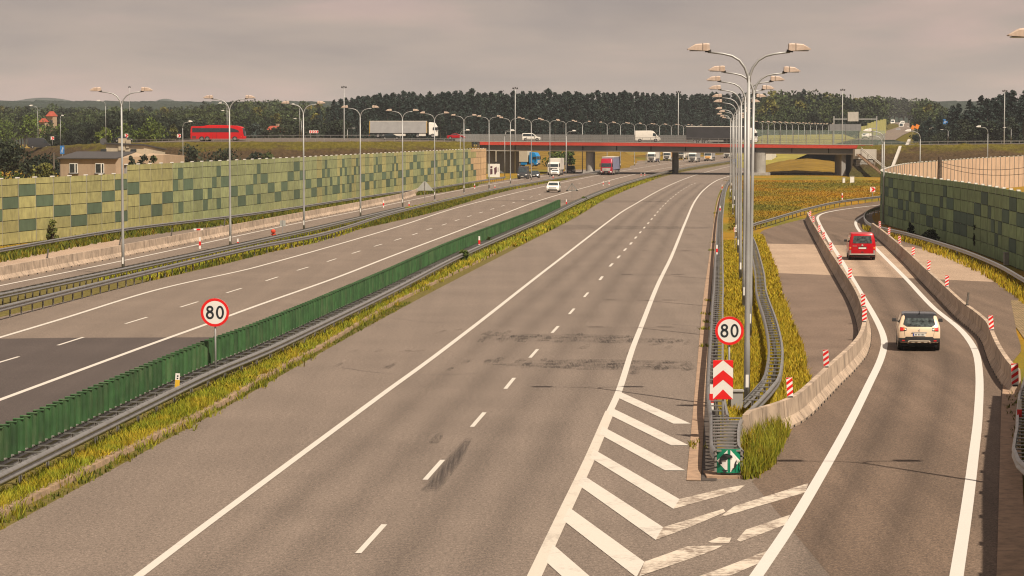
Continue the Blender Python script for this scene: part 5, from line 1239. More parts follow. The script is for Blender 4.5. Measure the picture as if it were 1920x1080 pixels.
# railings
def rail_run(label, d, z0, h, bars, step, mat, name='parapet_railing', x0=XL - 1, x1=XR + 1):
    pts = [q for q in plan if x0 <= q.x <= x1]; zs = [edge_at(q.x)[1] + z0 for q in pts]; pp = offset(pts, d)
    r = thing(name, label, 'railing', (pp[0].x, pp[0].y, zs[0]))
    for hh in bars:
        b = MB(); b.loft(pp, [(-.03, hh - .03), (.03, hh - .03), (.03, hh + .03), (-.03, hh + .03)], closed=True, z0=zs); b.build('rail', mat, r, False, r.location)
    sp = [(p.x, p.y, edge_at(p.x)[1] + z0, ang(t)) for p, t in even(pp, step)]
    b = MB(); b.box((0, 0, h / 2), (.07, .07, h)); repeat(r, 'post', b, mat, sp); return r
rail_run('thin steel parapet railing along the near edge of the overpass', .2, .22, 1.05, (.35, .7, 1.05), 2.0, m_steel)
m_mesh, nt, bs = base_mat('screen_mesh'); bs.inputs['Base Color'].default_value = (.22, .215, .20, 1)
nt.links.new(ramp(nt, noise(nt, wpos(nt, (6, 6, 2)), 2.0, 3), [(.3, .62), (.7, .9)]), bs.inputs['Alpha'])
def screen(label, d, x0, x1, z0, h, mat, bay=3.0, post=m_steel, dzf=None):
    pts = [q for q in plan if x0 <= q.x <= x1]; zs = [edge_at(q.x)[1] + z0 for q in pts]; pp = offset(pts, d)
    r = thing('guard_screen', label, 'screen', (pp[0].x, pp[0].y, zs[0]))
    b = MB(); b.loft(pp, [(-.03, .05), (-.03, h), (.03, h), (.03, .05)], closed=True, z0=zs, caps=True); b.build('screen_panel', mat, r, False, r.location)
    sp = [(p.x, p.y, edge_at(p.x)[1] + z0, ang(t)) for p, t in even(pp, bay)]
    b = MB(); b.box((.02, 0, h / 2), (.12, .1, h + .04)); repeat(r, 'post', b, post, sp); return r
screen('grey mesh guard screen on the far side of the overpass behind the white car', -DW + .2, XL - 4, 46, .05, 1.75, m_mesh)
m_pale, nt, bs = base_mat('clear_screen'); bs.inputs['Base Color'].default_value = (.30, .36, .30, 1); bs.inputs['Alpha'].default_value = .28; bs.inputs['Roughness'].default_value = .2
screen('tall clear noise screen with thin posts at the right half of the overpass', -DW + .2, 48, 80, .05, 3.2, m_pale)
rail_run('light steel rail along the left embankment road edge', -.4, 0, .75, (.62, .75), 2.0, m_steel, 'roadside_rail', -90, XL - 1)
rail_run('light steel rail along the right embankment road edge', -.4, 0, .75, (.62, .75), 2.0, m_steel, 'roadside_rail', XR + 1, 150)
rail_run('light steel rail along the far edge of the left embankment road', -24, .75, .8, (.62, .75), 3.0, m_steel, 'roadside_rail', -90, XL - 8)
# piers: (px, depth, width, length along the view, shape)
def pier(x, Y0, Y1, w, rnd=False, mat=m_conc_grey):
    X = (x - 960) * Y0 / FOC; zt = 4.95
    b = MB()
    if rnd: b.tube([(X, Y0 + 1, 0), (X, Y0 + 1, zt)], [w / 2, w / 2], 18); b.box((X + .25, (Y0 + Y1) / 2 + 2, zt / 2), (w * .95, Y1 - Y0 - 3, zt)); b.box((X, Y0 + 1, .3), (w + 1.6, w + 1.6, .6))
    else: b.box((X, (Y0 + Y1) / 2, zt / 2), (w, Y1 - Y0, zt))
    b.build('pier', mat, ov, False, O)
pier(1107, 546, 558, 1.9, True); pier(1425, 528, 541, 2.6, True); pier(1268, 548, 556, .95)
for yy in (552, 560): pass
pier(1581, 523, 534, .9)
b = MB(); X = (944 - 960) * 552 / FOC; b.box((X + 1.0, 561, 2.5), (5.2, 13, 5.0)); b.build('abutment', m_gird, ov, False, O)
b = MB(); X = (918 - 960) * 558 / FOC; b.box((X, 566, 2.9), (2.5, 20, 5.8)); b.build('wing_wall', m_cap, ov, False, O)
X = (1597 - 960) * 522 / FOC
b = MB(); b.box((X + 4.3, 529, 2.45), (8.6, 13, 4.9)); b.build('abutment', m_cap, ov, False, O)
b = MB()
for k in range(7): b.box((X + 2.6 - k * .22, 512.5, .27 + k * .5), (7.0 - k * .6, 1.2, .46))
b.build('retaining_wall', m_conc_grey, ov, False, O)
b = MB(); zc = edge_at(1580 / FOC)[1]; b.box((X + 1.6, 514.5, 4.75), (4.6, 3, 2.1)); b.build('bearing_block', m_cap, ov, False, O)
# stairs down the cone
r = thing('embankment_stairs', 'concrete maintenance steps with a pale handrail going down the grass cone at the right abutment', 'stairs', (0, 0, 0)); s0 = AT(1610, 290.5, 512); s1 = AT(1662, 341, 500); s0.z = max(s0.z, 4.3); s1.z = .1; r.location = s1
b = MB(); n = 22
for k in range(n):
    p = s1.lerp(s0, k / (n - 1)); b.box((p.x, p.y, p.z + .05), (.75, 1.5, .35))
b.build('steps', m_gutter, r, False, s1)
for d in (0.0, .55):
    b = MB(); a, c = s1 + Vector((.4, -.4 - d, 1.2 + d * .5)), s0 + Vector((.4, -.4 - d, 1.2 + d * .5)); b.tube([a, c], .10, 6); 
    for k in range(5): p = a.lerp(c, k / 4); b.tube([p, p - Vector((0, 0, 1.2 + d * .5))], .05, 6)
    b.build('handrail', m_cap, r, False, s1)
for x0, y0, Y0, x1, y1, Y1, lab in ((1688, 276, 517, 1672, 318, 505, 'pale concrete drainage chute running down the right embankment'), (1705, 263, 540, 1700, 274, 519, 'short pale chute at the top of the right embankment')):
    a, c = AT(x0, y0, Y0), AT(x1, y1, Y1); r = thing('drainage_chute', lab, 'chute', a); b = MB(); b.loft([a.xy, c.xy], [(-.3, 0), (.3, 0), (.3, .4), (-.3, .4)], closed=True, z0=[a.z - .1, c.z - .1], caps=True); b.build('channel', m_cap, r, False, a)
# poster board at the left abutment
g = AT(926, 331, 505); r = thing('poster_board', 'white poster board with dark red printed shapes below the left end of the overpass', 'billboard', (g.x, g.y, 0)); z0, z1 = hz(505, 332), hz(505, 307)
b = MB(); b.box((0, 0, (z0 + z1) / 2), (2.5, .08, z1 - z0)); p = b.build('panel', m_swhite, r)
m_pr = M('print_dark_red', (.10, .03, .045), .6, var=.5, scale=2)
b = MB(); zc = (z0 + z1) / 2
for q in ([(.05, .5), (.6, .85), (.62, -.3), (.3, -.9), (.1, -.75)], [(-.75, .9), (-.3, .95), (-.3, .5), (-.75, .45)], [(-.78, .3), (-.28, .35), (-.28, -.75), (-.78, -.85)], [(.82, .6), (.95, .62), (.95, -.3), (.82, -.3)]): b.poly([(x, -.05, zc + z) for x, z in q])
b.build('print', m_pr, p)
b = MB(); b.box((-1, .1, z0 / 2 + .3), (.12, .12, z0 + .6)); b.box((1, .1, z0 / 2 + .3), (.12, .12, z0 + .6)); b.build('frame', m_steel_dk, r)
# road signs in the meadow behind the piers, gantry and works signs
Y = 640
for x, yy, lab, rot in ((1065, 298, 'round pale sign seen from behind, beyond the overpass among bushes', 0), (1065, 291.5, 'pale triangular sign seen from behind, above the round one', 1)):
    r = thing('back_of_sign', lab, 'road sign', ((x - 960) * Y / FOC, Y, 0)); z = hz(Y, yy); b = MB(); b.tube([(0, .05, 0), (0, .05, z)], .05, 8); b.build('pole', m_pole, r)
    o = [(math.cos(2 * math.pi * i / 20) * .45, z + math.sin(2 * math.pi * i / 20) * .45) for i in range(20)] if not rot else [(-.5, z + .4), (.5, z + .4), (.05, z - .45), (-.05, z - .45)]
    b = MB(); b.plate(list(o), 0, .03); b.build('panel', m_back, r)
Y = 760; r = thing('gantry_sign', 'large pale motorway gantry sign seen from behind, right of the thin mast', 'road sign', ((1598 - 960) * Y / FOC, Y, 0)); z0, z1 = hz(Y, 227.5), hz(Y, 210)
b = MB(); b.box((0, 0, (z0 + z1) / 2), (20 * Y / FOC, .15, z1 - z0)); b.build('panel', m_cap, r)
b = MB()
for k in range(4): b.box((0, .12, z0 + (z1 - z0) * (k + .5) / 4), (20 * Y / FOC, .1, .12))
b.build('rib', m_back, r); b = MB(); b.box((-6, .4, z0 / 2 + .8), (.35, .35, z0 + 1.6)); b.box((7.5, .4, z0 / 2 + .8), (.35, .35, z0 + 1.6)); b.box((.7, .4, z0 + .7), (14, .3, .35)); b.box((.7, .4, z0 - 2.2), (14, .2, .3)); b.build('gantry_frame', m_pole, r)
m_or = M('works_orange', (.75, .22, .02), .5)
for x, y, Y, s_, bz, lab in ((1710, 239, 820, .9, 8.5, 'left of two orange works signs beside the distant road'), (1718, 237.5, 820, 1.0, 8.5, 'right of two orange works signs beside the distant road'), (1456, 301.5, 700, .9, 0, 'orange works sign on the slip road beyond the right pier')):
    r = thing('works_sign', lab, 'road sign', ((x - 960) * Y / FOC, Y, bz)); z = hz(Y, y) - bz; b = MB(); b.tube([(0, .05, 0), (0, .05, z)], .07, 6); b.build('pole', m_pole, r); b = MB(); b.box((0, 0, z), (1.2 * s_, .05, 1.5 * s_), rz=.0, ry=.4); b.build('panel', m_or, r)
Y = 860; r = thing('pale_board', 'pale advertising board standing before dark conifers, right of the distant road', 'billboard', ((1744.5 - 960) * Y / FOC, Y, 6)); z = hz(Y, 239) - 6
b = MB(); b.box((0, 0, z), (7.5 * Y / FOC, .2, 6.5 * Y / FOC)); b.build('panel', m_cap, r); b = MB(); b.box((0, .2, z / 2), (.3, .3, z)); b.build('post', m_pole, r)
# ---------------------------------------------------------------- the uphill road beyond and its walls
hr = [AT(1636, 264, 640), AT(1664, 253, 850), AT(1693, 243, 1080), AT(1704, 236.5, 1300), AT(1690, 231.5, 1500), AT(1670, 230, 1600)]
q = smooth([Vector(p) for p in hr], 15); pl = [p.xy for p in q]; hz_ = [p.z for p in q]
b = MB(); b.loft(pl, [(-5, 0), (6, 0)], z0=[z + .25 for z in hz_]); struct('distant_road', b, m_asph_left)
b = MB(); b.loft(pl, [(-30, -9), (-12, -1.5), (-5.5, 0), (6.5, 0), (12, -1.5), (30, -9)], z0=[z + .1 for z in hz_]); struct('hill', b, m_bank, True)
m_lime = M('far_wall_lime', (.36, .34, .10), .9, var=.3, scale=.25)
for pts, h0, mt, lab in (([(1612, 259, 690), (1628, 255, 730)], 3.2, m_lime, 'short lime noise wall right behind the overpass end'), ([(1627, 256, 760), (1661, 250, 900)], 5.5, m_lime, 'rising lime noise wall beside the distant uphill road'), ([(1555, 244, 680), (1614, 244, 690)], 1.7, m_bluec, 'far dark transparent noise wall below the gantry sign')):
    a, c = AT(*pts[0]), AT(*pts[1]); r = thing('noise_barrier', lab, 'noise barrier', a); n = 6
    for k in range(n):
        p0, p1 = a.lerp(c, k / n), a.lerp(c, (k + .97) / n); z0 = min(p0.z, p1.z) - (2.5 if mt is not m_bluec else .2); zt = max(p0.z, p1.z) + h0 * (.75 + .25 * k / n if h0 > 5 else 1)
        b = MB(); b.loft([p0.xy, p1.xy], [(-.15, 0), (.15, 0), (.15, zt - z0), (-.15, zt - z0)], closed=True, z0=z0, caps=True); b.build('panel', mt if mt is not m_bluec else m_gird, r, False, a)
# gentle field behind the overpass, right
b = MB(); rr = random.Random(3); fx = [AT(x, 250, 850).x for x in (1400, 1450, 1500, 1550, 1600, 1640)]
pts = []
for j, Y in enumerate((640, 720, 800, 880)):
    for i, x in enumerate((1380, 1430, 1480, 1530, 1580, 1630)):
        z = max(-.3, [0, 3.0, 6.5, 8.4][j] * (1 if 0 < i < 5 else .6) + i * .12); pts.append(((x - 960) * Y / FOC, Y, z))
b.add(pts, [(j * 6 + i, j * 6 + i + 1, (j + 1) * 6 + i + 1, (j + 1) * 6 + i) for j in range(3) for i in range(5)]); struct('field', b, M('pale_meadow', (.26, .22, .045), .95, var=.3, scale=.15, spec=.1), True)
m_goldf = M('gold_meadow', (.19, .115, .016), .95, var=.35, scale=.2, spec=.1)
b = MB(); pts = []; fxs = (-60, -40, -20, -5, 8, 20, 30, 37); fys = (600, 650, 700, 750, 800, 850)
for j, Y in enumerate(fys):
    for i, x in enumerate(fxs): pts.append((x * Y / 700, Y, (-.15, .5, 1.7, 3.0, 4.0, 4.6)[j] if 0 < i < 7 else -.3))
b.add(pts, [(j * 8 + i, j * 8 + i + 1, (j + 1) * 8 + i + 1, (j + 1) * 8 + i) for j in range(5) for i in range(7)]); struct('field', b, m_goldf, True)
b = MB(); pts = []; rr = random.Random(8)
for j in range(13):
    for i in range(17):
        u, v = i / 16, j / 12; Y = 545 + 130 * v; x = 1425 + 175 * u; z = 2.6 * math.sin(math.pi * min(1, u * 1.02)) ** .7 * math.sin(math.pi * min(1, v * .75 + .02)) ** .8 - .12 + rr.gauss(0, .05)
        pts.append(((x - 960) * Y / FOC, Y, z))
b.add(pts, [(j * 17 + i, j * 17 + i + 1, (j + 1) * 17 + i + 1, (j + 1) * 17 + i) for j in range(12) for i in range(16)]); struct('mound', b, m_goldf, True)
# slip road seen under the right half of the deck
sheet('slip_road', smooth(P([(1432, 326), (1450, 309), (1500, 296.5), (1560, 288), (1640, 281)]), 8), smooth(P([(1447, 321), (1470, 309), (1520, 299), (1575, 292), (1660, 284)]), 8), .006, m_asph_left)
# ================================================================ grey-roofed house and the red-roofed ones
m_plas = M('beige_plaster', (.36, .265, .175), .9, var=.1, scale=.6, dirt=((.26, .18, .12), .5)); m_roofg = M('grey_roof_sheet', (.055, .05, .048), .7, var=.2); m_cream2 = M('cream_plaster', (.48, .40, .28), .9, var=.1); m_roofr = M('red_roof_tile', (.34, .06, .03), .8, var=.2, scale=1); m_wframe = M('window_frame', (.74, .72, .66), .5); m_trim = M('dark_trim', (.03, .028, .026), .7)
Y = 372; r = thing('house', 'beige flat-topped house with dark grey sloping roof behind the left noise wall', 'house', ((112.5 - 960) * Y / FOC, Y, 0), -.16)
def hx(x): return (x - 112.5) * Y / FOC
W_, D_ = hx(220) * 1.02, 22.0; z_e, z_r = hz(Y, 296), hz(Y, 296) + .9
# front block with low mono-pitch roof
b = MB(); b.box((W_ / 2, 4.5, z_e / 2), (W_, 9, z_e)); 
b.add([(0, 0, z_e), (W_, 0, z_e), (W_, 9, z_e), (0, 9, z_e), (W_, 9, z_r), (0, 9, z_r)], [(0, 3, 5), (1, 4, 2), (3, 2, 4, 5)])
wall = b.build('wall', m_plas, r)
b = MB(); b.add([(-.35, -.4, z_e + .02), (W_ + .3, -.4, z_e + .02), (W_ + .3, 9, z_r + .05), (-.35, 9, z_r + .05), (-.35, -.4, z_e - .16), (W_ + .3, -.4, z_e - .16), (W_ + .3, 9, z_r - .12), (-.35, 9, z_r - .12)], [(0, 1, 2, 3), (4, 7, 6, 5), (0, 4, 5, 1), (1, 5, 6, 2), (3, 7, 4, 0), (2, 6, 7, 3)]); b.build('roof', m_roofg, r)
for x0, x1 in ((133, 147.5), (183.5, 199)):
    a, c = hx(x0), hx(x1); z0, z1 = hz(Y, 324), hz(Y, 306.5)
    b = MB(); b.box(((a + c) / 2, -.03, (z0 + z1) / 2), (c - a + .12, .08, z1 - z0 + .12)); f = b.build('window', m_wframe, r)
    b = MB(); b.box(((a * 1.35 + c * .65) / 2, -.08, (z0 + z1) / 2), ((c - a) * .62, .03, z1 - z0 - .1)); b.box((c - (c - a) * .13, -.08, (z0 + z1) / 2), ((c - a) * .18, .03, z1 - z0 - .1)); b.build('pane', m_glass, f)
    b = MB(); b.box(((a + c) / 2, -.14, z0 - .12), (c - a + .4, .26, .1)); b.build('sill', m_trim, f)
b = MB(); b.tube([(.1, -.12, 0), (.1, -.12, z_e)], .07, 8); b.build('downpipe', m_trim, r)
# rear block, taller
z2 = hz(Y + 14, 271.5); b = MB(); x0, x1 = hx(152) + 1.2, hx(298) - 4.6
b.add([(x0, 9.0, 0), (x1, 9.0, 0), (x1, 20, 0), (x0, 20, 0), (x0, 9.0, z2 + .15), (x1, 9.0, z2 - .1), (x1, 20, z2 - .9), (x0, 20, z2 - .7)], [(0, 1, 5, 4), (1, 2, 6, 5), (2, 3, 7, 6), (3, 0, 4, 7), (4, 5, 6, 7)]); b.build('rear_wall', m_cream2, r)
b = MB(); b.add([(x0 - .2, 8.7, z2 + .17), (x1 + .2, 8.7, z2 - .07), (x1 + .2, 20.2, z2 - .87), (x0 - .2, 20.2, z2 - .67), (x0 - .2, 8.7, z2 + .4), (x1 + .2, 8.7, z2 + .15), (x1 + .2, 20.2, z2 - .65), (x0 - .2, 20.2, z2 - .45)], [(0, 3, 2, 1), (4, 5, 6, 7), (0, 1, 5, 4), (1, 2, 6, 5), (2, 3, 7, 6), (3, 0, 4, 7)]); rf = b.build('rear_roof', m_roofg, r)
b = MB(); b.box((hx(201) - .2, 9.3, z2 + .1), (1.1, .9, 1.9)); b.box((hx(201) + .75, 9.3, z2 + .2), (.5, .9, 1.3)); b.build('chimney', m_cream2, rf)
for xx in (176.5, 236): b = MB(); b.box((hx(xx) - 1.2, 8.97, z2 - .85), (.95, .1, .42)); b.build('rear_window', m_glass, r)
b = MB(); b.cyl((hx(155) + .3, 9.6, z2 + .55), (.4, -1, .3), .55, .08, 18); b.tube([(hx(155) + .3, 9.8, z2), (hx(155) + .3, 9.8, z2 + .5)], .04, 6); b.build('satellite_dish', m_trim, r)
# side wing in the sun
b = MB(); b.add([(W_, 0.02, 0), (W_ + 4.9, 8.8, 0), (W_ + 4.9, 20, 0), (W_, 8.8, 0), (W_, 0.02, z_e - .05), (W_ + 4.9, 8.8, z_e + .45), (W_ + 4.9, 20, z_e + .2), (W_, 8.8, z_r + .0)], [(0, 1, 5, 4), (1, 2, 6, 5), (2, 3, 7, 6), (3, 0, 4, 7), (4, 5, 6, 7)]); b.build('side_wall', m_plas, r)
def small_house(label, x, y0, y1, Y, w, bz, chim=True):
    r = thing('red_roof_house', label, 'house', ((x - 960) * Y / FOC, Y, bz), -.4); zr, ze = hz(Y, y0) - bz, hz(Y, y1) - bz; w *= Y / FOC; d = w * .8
    b = MB(); b.box((0, 0, ze / 2), (w * .9, d, ze)); b.build('wall', m_plas, r)
    b = MB(); b.add([(-w / 2, -d / 2 - .5, ze - .2), (w / 2, -d / 2 - .5, ze - .2), (w / 2, d / 2 + .5, ze - .2), (-w / 2, d / 2 + .5, ze - .2), (-w * .28, 0, zr), (w * .28, 0, zr)], [(0, 1, 5, 4), (1, 2, 5), (2, 3, 4, 5), (3, 0, 4), (0, 3, 2, 1)]); rf = b.build('roof', m_roofr, r)
    if chim: b = MB(); b.box((w * .12, .2, zr), (.8, .8, 1.2)); b.build('chimney', m_plas, rf)
    for xx in (-.25, .2):
        b = MB(); b.box((xx * w, -d / 2 - .03, ze * .62), (1.1, .08, 1.2)); b.build('window', m_glass, r)
small_house('house with two red tiled roofs behind bushes, right of the red coach', 517, 236, 247, 700, 38, 0)
small_house('red-roofed house half hidden by trees at far left', 99, 209, 217, 800, 16, 9.5, False)
small_house('tiny orange-roofed house among trees left of the dark conifers', 84, 222, 228, 780, 14, 9, False)
r = thing('wooden_pole', 'grey wooden utility pole left of the beige house', 'utility pole', ((102 - 960) * 350 / FOC, 350, 0)); b = MB(); z = hz(350, 286); b.tube([(0, 0, 0), (0, 0, z)], [.17, .12], 8); b.build('pole', M('old_wood', (.12, .10, .08), .9, var=.3, scale=4), r); b = MB(); b.box((0, 0, z - .15), (.5, .12, .1)); b.build('crossarm', m_trim, r)
g = AT(1761.5, 345, 205); r = thing('wooden_pole', 'dark wooden utility pole rising between the green and the pale noise wall', 'utility pole', (g.x, 250, 0)); g = AT(1761.5, 300, 250); r.location = (g.x, 250, 0); z = hz(250, 294); b = MB(); b.tube([(0, 0, 0), (0.05, 0, z)], [.30, .22], 8); b.build('pole', M('dark_wood', (.09, .065, .045), .9, var=.4, scale=4), r)
b = MB()
for dz_, y1 in ((-.5, 318), (-.9, 330)):
    a = Vector((g.x, 250, z + dz_)); c = AT(1935, y1 - 6, 215); pts = [a.lerp(c, t / 10) - Vector((0, 0, .55 * 4 * (t / 10) * (1 - t / 10))) for t in range(11)]; b.tube(pts, .022, 4)
b.build('overhead_wire', m_trim, r, False, r.location)
# ================================================================ trees
m_bark = M('bark', (.07, .05, .035), .9, var=.3, scale=5)
lf_pine = M_leaf('pine_needles', [(.015, .029, .025), (.021, .037, .030), (.028, .045, .033)], clump=(.75, 1.0, 1.3))
lf_mix = M_leaf('leaves_mid', [(.032, .050, .017), (.042, .060, .019), (.054, .071, .022)])
lf_light = M_leaf('leaves_light', [(.06, .09, .014), (.085, .12, .018), (.11, .14, .022)])
lf_autumn = M_leaf('leaves_yellowing', [(.08, .08, .016), (.10, .098, .019), (.12, .11, .022)])
lf_dark = M_leaf('leaves_dark', [(.014, .024, .014), (.024, .034, .018), (.036, .046, .022)], clump=(.6, .95, 1.4))
def leafq(b, c, s, rr):
    a = Vector((rr.gauss(0, 1), rr.gauss(0, 1), rr.gauss(0, .7))).normalized(); u = a.orthogonal().normalized(); v = a.cross(u)
    th = rr.random() * 6.28; u, v = u * math.cos(th) + v * math.sin(th), v * math.cos(th) - u * math.sin(th)
    s1, s2 = s * rr.uniform(.6, 1.1), s * rr.uniform(.5, .9)
    b.add([c - u * s1 - v * s2 * .3, c + v * s2, c + u * s1 - v * s2 * .2, c - v * s2 * .9], [(0, 1, 2, 3)])
def pine(seed, H=20, n=1150):
    rr = random.Random(seed); b = MB(); z0 = H * rr.uniform(.1, .25); Rm = H * rr.uniform(.17, .22); lean = rr.uniform(-.3, .3)
    nb = int(n / 14)
    for k in range(nb):
        f = rr.random() ** .8; z = z0 + (H - z0) * f
        rad = Rm * (1 - f) ** .62 * rr.uniform(.55, 1.15) + .15; a = rr.random() * 6.28
        for j in range(14):
            t = rr.random() ** .6; c = Vector((math.cos(a) * rad * t + rr.gauss(0, .25) + lean * f, math.sin(a) * rad * t + rr.gauss(0, .25), z - .35 * rad * t + rr.gauss(0, .22)))
            leafq(b, c, rr.uniform(.28, .55), rr)
    for k in range(10): leafq(b, Vector((lean, 0, H - rr.random() * 1.4)), .28, rr)
    t = MB(); t.tube([(0, 0, 0), (lean * .3, 0, H * .5), (lean, 0, H * .95)], [H * .012, H * .009, .03], 6)
    return b, t
def leafy(seed, H=14, Wd=9, n=1100, trunk=.22, s=.5):
    rr = random.Random(seed); b = MB(); lobes = []
    for k in range(15):
        a = rr.random() * 6.28; f = rr.random(); rad = Wd * .5 * rr.uniform(.2, .72) * (1 - .5 * max(0, f - .5)); z = H * (trunk + (1 - trunk) * (.22 + .6 * f))
        lobes.append((Vector((math.cos(a) * rad, math.sin(a) * rad, z)), Wd * rr.uniform(.15, .27)))
    lobes.append((Vector((0, 0, H * .86)), Wd * .2))
    for k in range(n):
        c, r_ = rr.choice(lobes); d = Vector((rr.gauss(0, 1), rr.gauss(0, 1), rr.gauss(0, 1))).normalized()
        p = c + Vector((d.x, d.y, d.z * .85)) * r_ * rr.uniform(.6, 1.08)
        if p.z > .2: leafq(b, p, s * rr.uniform(.6, 1.2), rr)
    t = MB(); t.tube([(0, 0, 0), (.1, 0, H * .3), (0, .1, H * .62)], [H * .02, H * .016, .05], 7)
    for c, r_ in lobes[:7]: t.tube([(0, 0, H * .28), tuple(c * .6 + Vector((0, 0, H * .12))), tuple(c)], [H * .009, .06, .02], 5)
    return b, t
def tree(name, bt, leaf, parts=True):
    b, t = bt
    if parts:
        r = thing(name, '', 'tree'); b.build('crown', leaf, r); t.build('trunk', m_bark, r); return r
    k = MB(); k.merge(b); k.merge(MB()); o = MB(); o.merge(b); n0 = len(o.f); o.merge(t); o.m = [0] * n0 + [1] * (len(o.f) - n0)
    return tag(o.build(name, [leaf, m_bark]), cat='tree')
PN = [tree('pine_tree', pine(s), lf_pine, False) for s in range(5)]
LM = [tree('leafy_tree', leafy(20 + s, n=900), lf_mix, False) for s in range(4)]
LD = [tree('dark_tree', leafy(30 + s, n=900, Wd=8), lf_dark, False) for s in range(3)]
LA_ = [tree('yellowing_tree', leafy(40, n=900, Wd=8), lf_autumn, False)]
rr = random.Random(21)
def plant(pool, x, ytop, Y, base=0.0, H0=20, label='', group='', wf=1.0):
    X = (x - 960) * Y / FOC; H = max(3, CAM_H + (250 - ytop) * Y / FOC - base); k = H / H0
    put(rr.choice(pool), USED, (X, Y, base), rr.random() * 6.28, label, group, scale=(k * wf * rr.uniform(.85, 1.15), k * wf * rr.uniform(.85, 1.15), k))
def interp(tab, x):
    for (a, ya), (c, yc) in zip(tab, tab[1:]):
        if a <= x <= c: return ya + (yc - ya) * (x - a) / (c - a)
    return tab[-1][1]
# pine forest behind the overpass
skyl = [(600, 190), (640, 184), (700, 179), (760, 175), (850, 174), (960, 174), (1060, 173), (1160, 175), (1260, 178), (1330, 176), (1460, 178)]
gp_ = 'pines of the forest behind the overpass'
for row, (Y, dx, dy, lo) in enumerate(((820, 13, 12, 600), (785, 15, 34, 640), (850, 11, 3, 620), (880, 11, 0, 630))):
    x = lo + row * 4
    while x < 1440:
        far_ = max(0, x - 1150); plant(PN, x, interp(skyl, x) + dy + rr.gauss(0, 2.2), Y + 15 + far_ * 1.1 + rr.uniform(-9, 9), 4 + far_ * .01, 20, 'dark pine in the dense forest wall behind the overpass', gp_, 1.2); x += dx * rr.uniform(.7, 1.2)
# left: dark conifers behind the curved road, mixed wood further back
skd = [(90, 250), (110, 235), (150, 222), (200, 207), (240, 198), (300, 212), (360, 218), (420, 226), (520, 224), (640, 214)]
for row, (Y, dx, dy) in enumerate(((690, 15, 8), (720, 14, 0))):
    x = 96
    while x < 650:
        plant(LD, x, interp(skd, x) + dy + rr.gauss(0, 3), Y + rr.uniform(-8, 8), 2, 15, 'dark dense tree in the belt behind the curved road', 'dark trees behind the curved road', 1.0); x += dx * rr.uniform(.75, 1.25)
skm = [(-60, 199), (60, 197), (160, 196), (260, 199), (330, 196), (420, 187), (480, 184), (560, 190), (640, 194), (700, 200)]
for row, (Y, dx, dy) in enumerate(((900, 17, 22), (980, 16, 12), (1080, 15, 5), (1200, 15, 1))):
    x = -60 + row * 5
    while x < (700 if row < 3 else 660):
        a = rr.random(); pool = LM if a < .74 else LD if a < .95 else LA_
        plant(pool, x, interp(skm, x) + dy + rr.gauss(0, 2.6), Y + rr.uniform(-15, 15), 3, 14, 'rounded mid-green tree in the mixed wood behind the left embankment', 'trees of the mixed wood at left', 1.0); x += dx * rr.uniform(.75, 1.3)
# right: mixed wood behind the overpass and dark trees at the far right
skr = [(1420, 176), (1450, 168), (1500, 166), (1560, 172), (1600, 182), (1640, 178), (1690, 183), (1740, 187), (1775, 200), (1800, 205)]
for row, (Y, dx, dy) in enumerate(((930, 17, 34), (980, 16, 18), (1040, 15, 6), (1080, 15, 0))):
    x = 1425 + row * 4
    while x < 1800:
        if not 1648 < x < 1722:
            a = rr.random(); pool = LM if a < .6 else LD if a < .8 else LA_ if a < .87 else PN
            plant(pool, x, interp(skr, x) + dy + rr.gauss(0, 2.5), Y + rr.uniform(-12, 12) + 0, 4, 14 if pool is not PN else 20, 'tree in the mixed wood beyond the right half of the overpass', 'trees of the mixed wood at right', 1.0)
        x += dx * rr.uniform(.75, 1.25)
x = 1630
while x < 1745:
    plant(LM + LD, x, interp(skr, x) + rr.gauss(0, 2.5), 1780 + rr.uniform(-20, 20), 14, 14, 'tree in the mixed wood beyond the right half of the overpass', 'trees of the mixed wood at right', 1.2); x += 9
for x, y, Y in ((1655, 236, 1000), (1645, 240, 900), (1722, 226, 1150), (1730, 232, 1000), (1738, 236, 900), (1716, 238, 900)): plant(LM, x, y, Y, 8, 14, 'tree in the mixed wood beyond the right half of the overpass', 'trees of the mixed wood at right', .8)
skx = [(1700, 245), (1735, 236), (1770, 222), (1790, 206), (1815, 193), (1850, 190), (1890, 189), (1960, 186)]
for row, (Y, dx, dy) in enumerate(((680, 12, 22), (705, 11, 9), (735, 10, 0))):
    x = 1712 + row * 4
    while x < 1965:
        plant(PN[:2] + LD, x, interp(skx, x) + dy + rr.gauss(0, 4), Y + rr.uniform(-8, 8), 3, 17, 'dark tree in the dense stand at far right', 'dark trees at far right', 1.45); x += dx * rr.uniform(.75, 1.25)
# farthest woods and two blue hills
def fw():
    m, nt, b = base_mat('far_woods'); n = noise(nt, wpos(nt, (.05, .05, .12)), 1.0, 5, .7)
    nt.links.new(ramp(nt, n, [(.3, (.028, .040, .036)), (.7, (.045, .058, .045))]), b.inputs[0]); b.inputs['Roughness'].default_value = 1; b.inputs['Specular IOR Level'].default_value = 0; return m
b = MB(); r2 = random.Random(2)
for Y, y0, mt in ((2300, 190.5, 0), (2000, 195, 0)):
    N = 420; pts = [(-90 + 2100 * i / N, y0 + r2.gauss(0, .9)) for i in range(N + 1)]
    tops = [((x - 960) * Y / FOC, Y, CAM_H + (250 - y) * Y / FOC) for x, y in pts]; bk = [(x, Y + 260, z + 1) for x, Y_, z in tops]; lo = [(x, Y - 12, -1) for x, Y_, z in tops]
    n = N + 1; b.add(lo + tops + bk, [(i, i + 1, i + 1 + n, i + n) for i in range(N)] + [(i + n, i + 1 + n, i + 1 + 2 * n, i + 2 * n) for i in range(N)])
struct('distant_woods', b, fw(), kind='stuff')
b = MB()
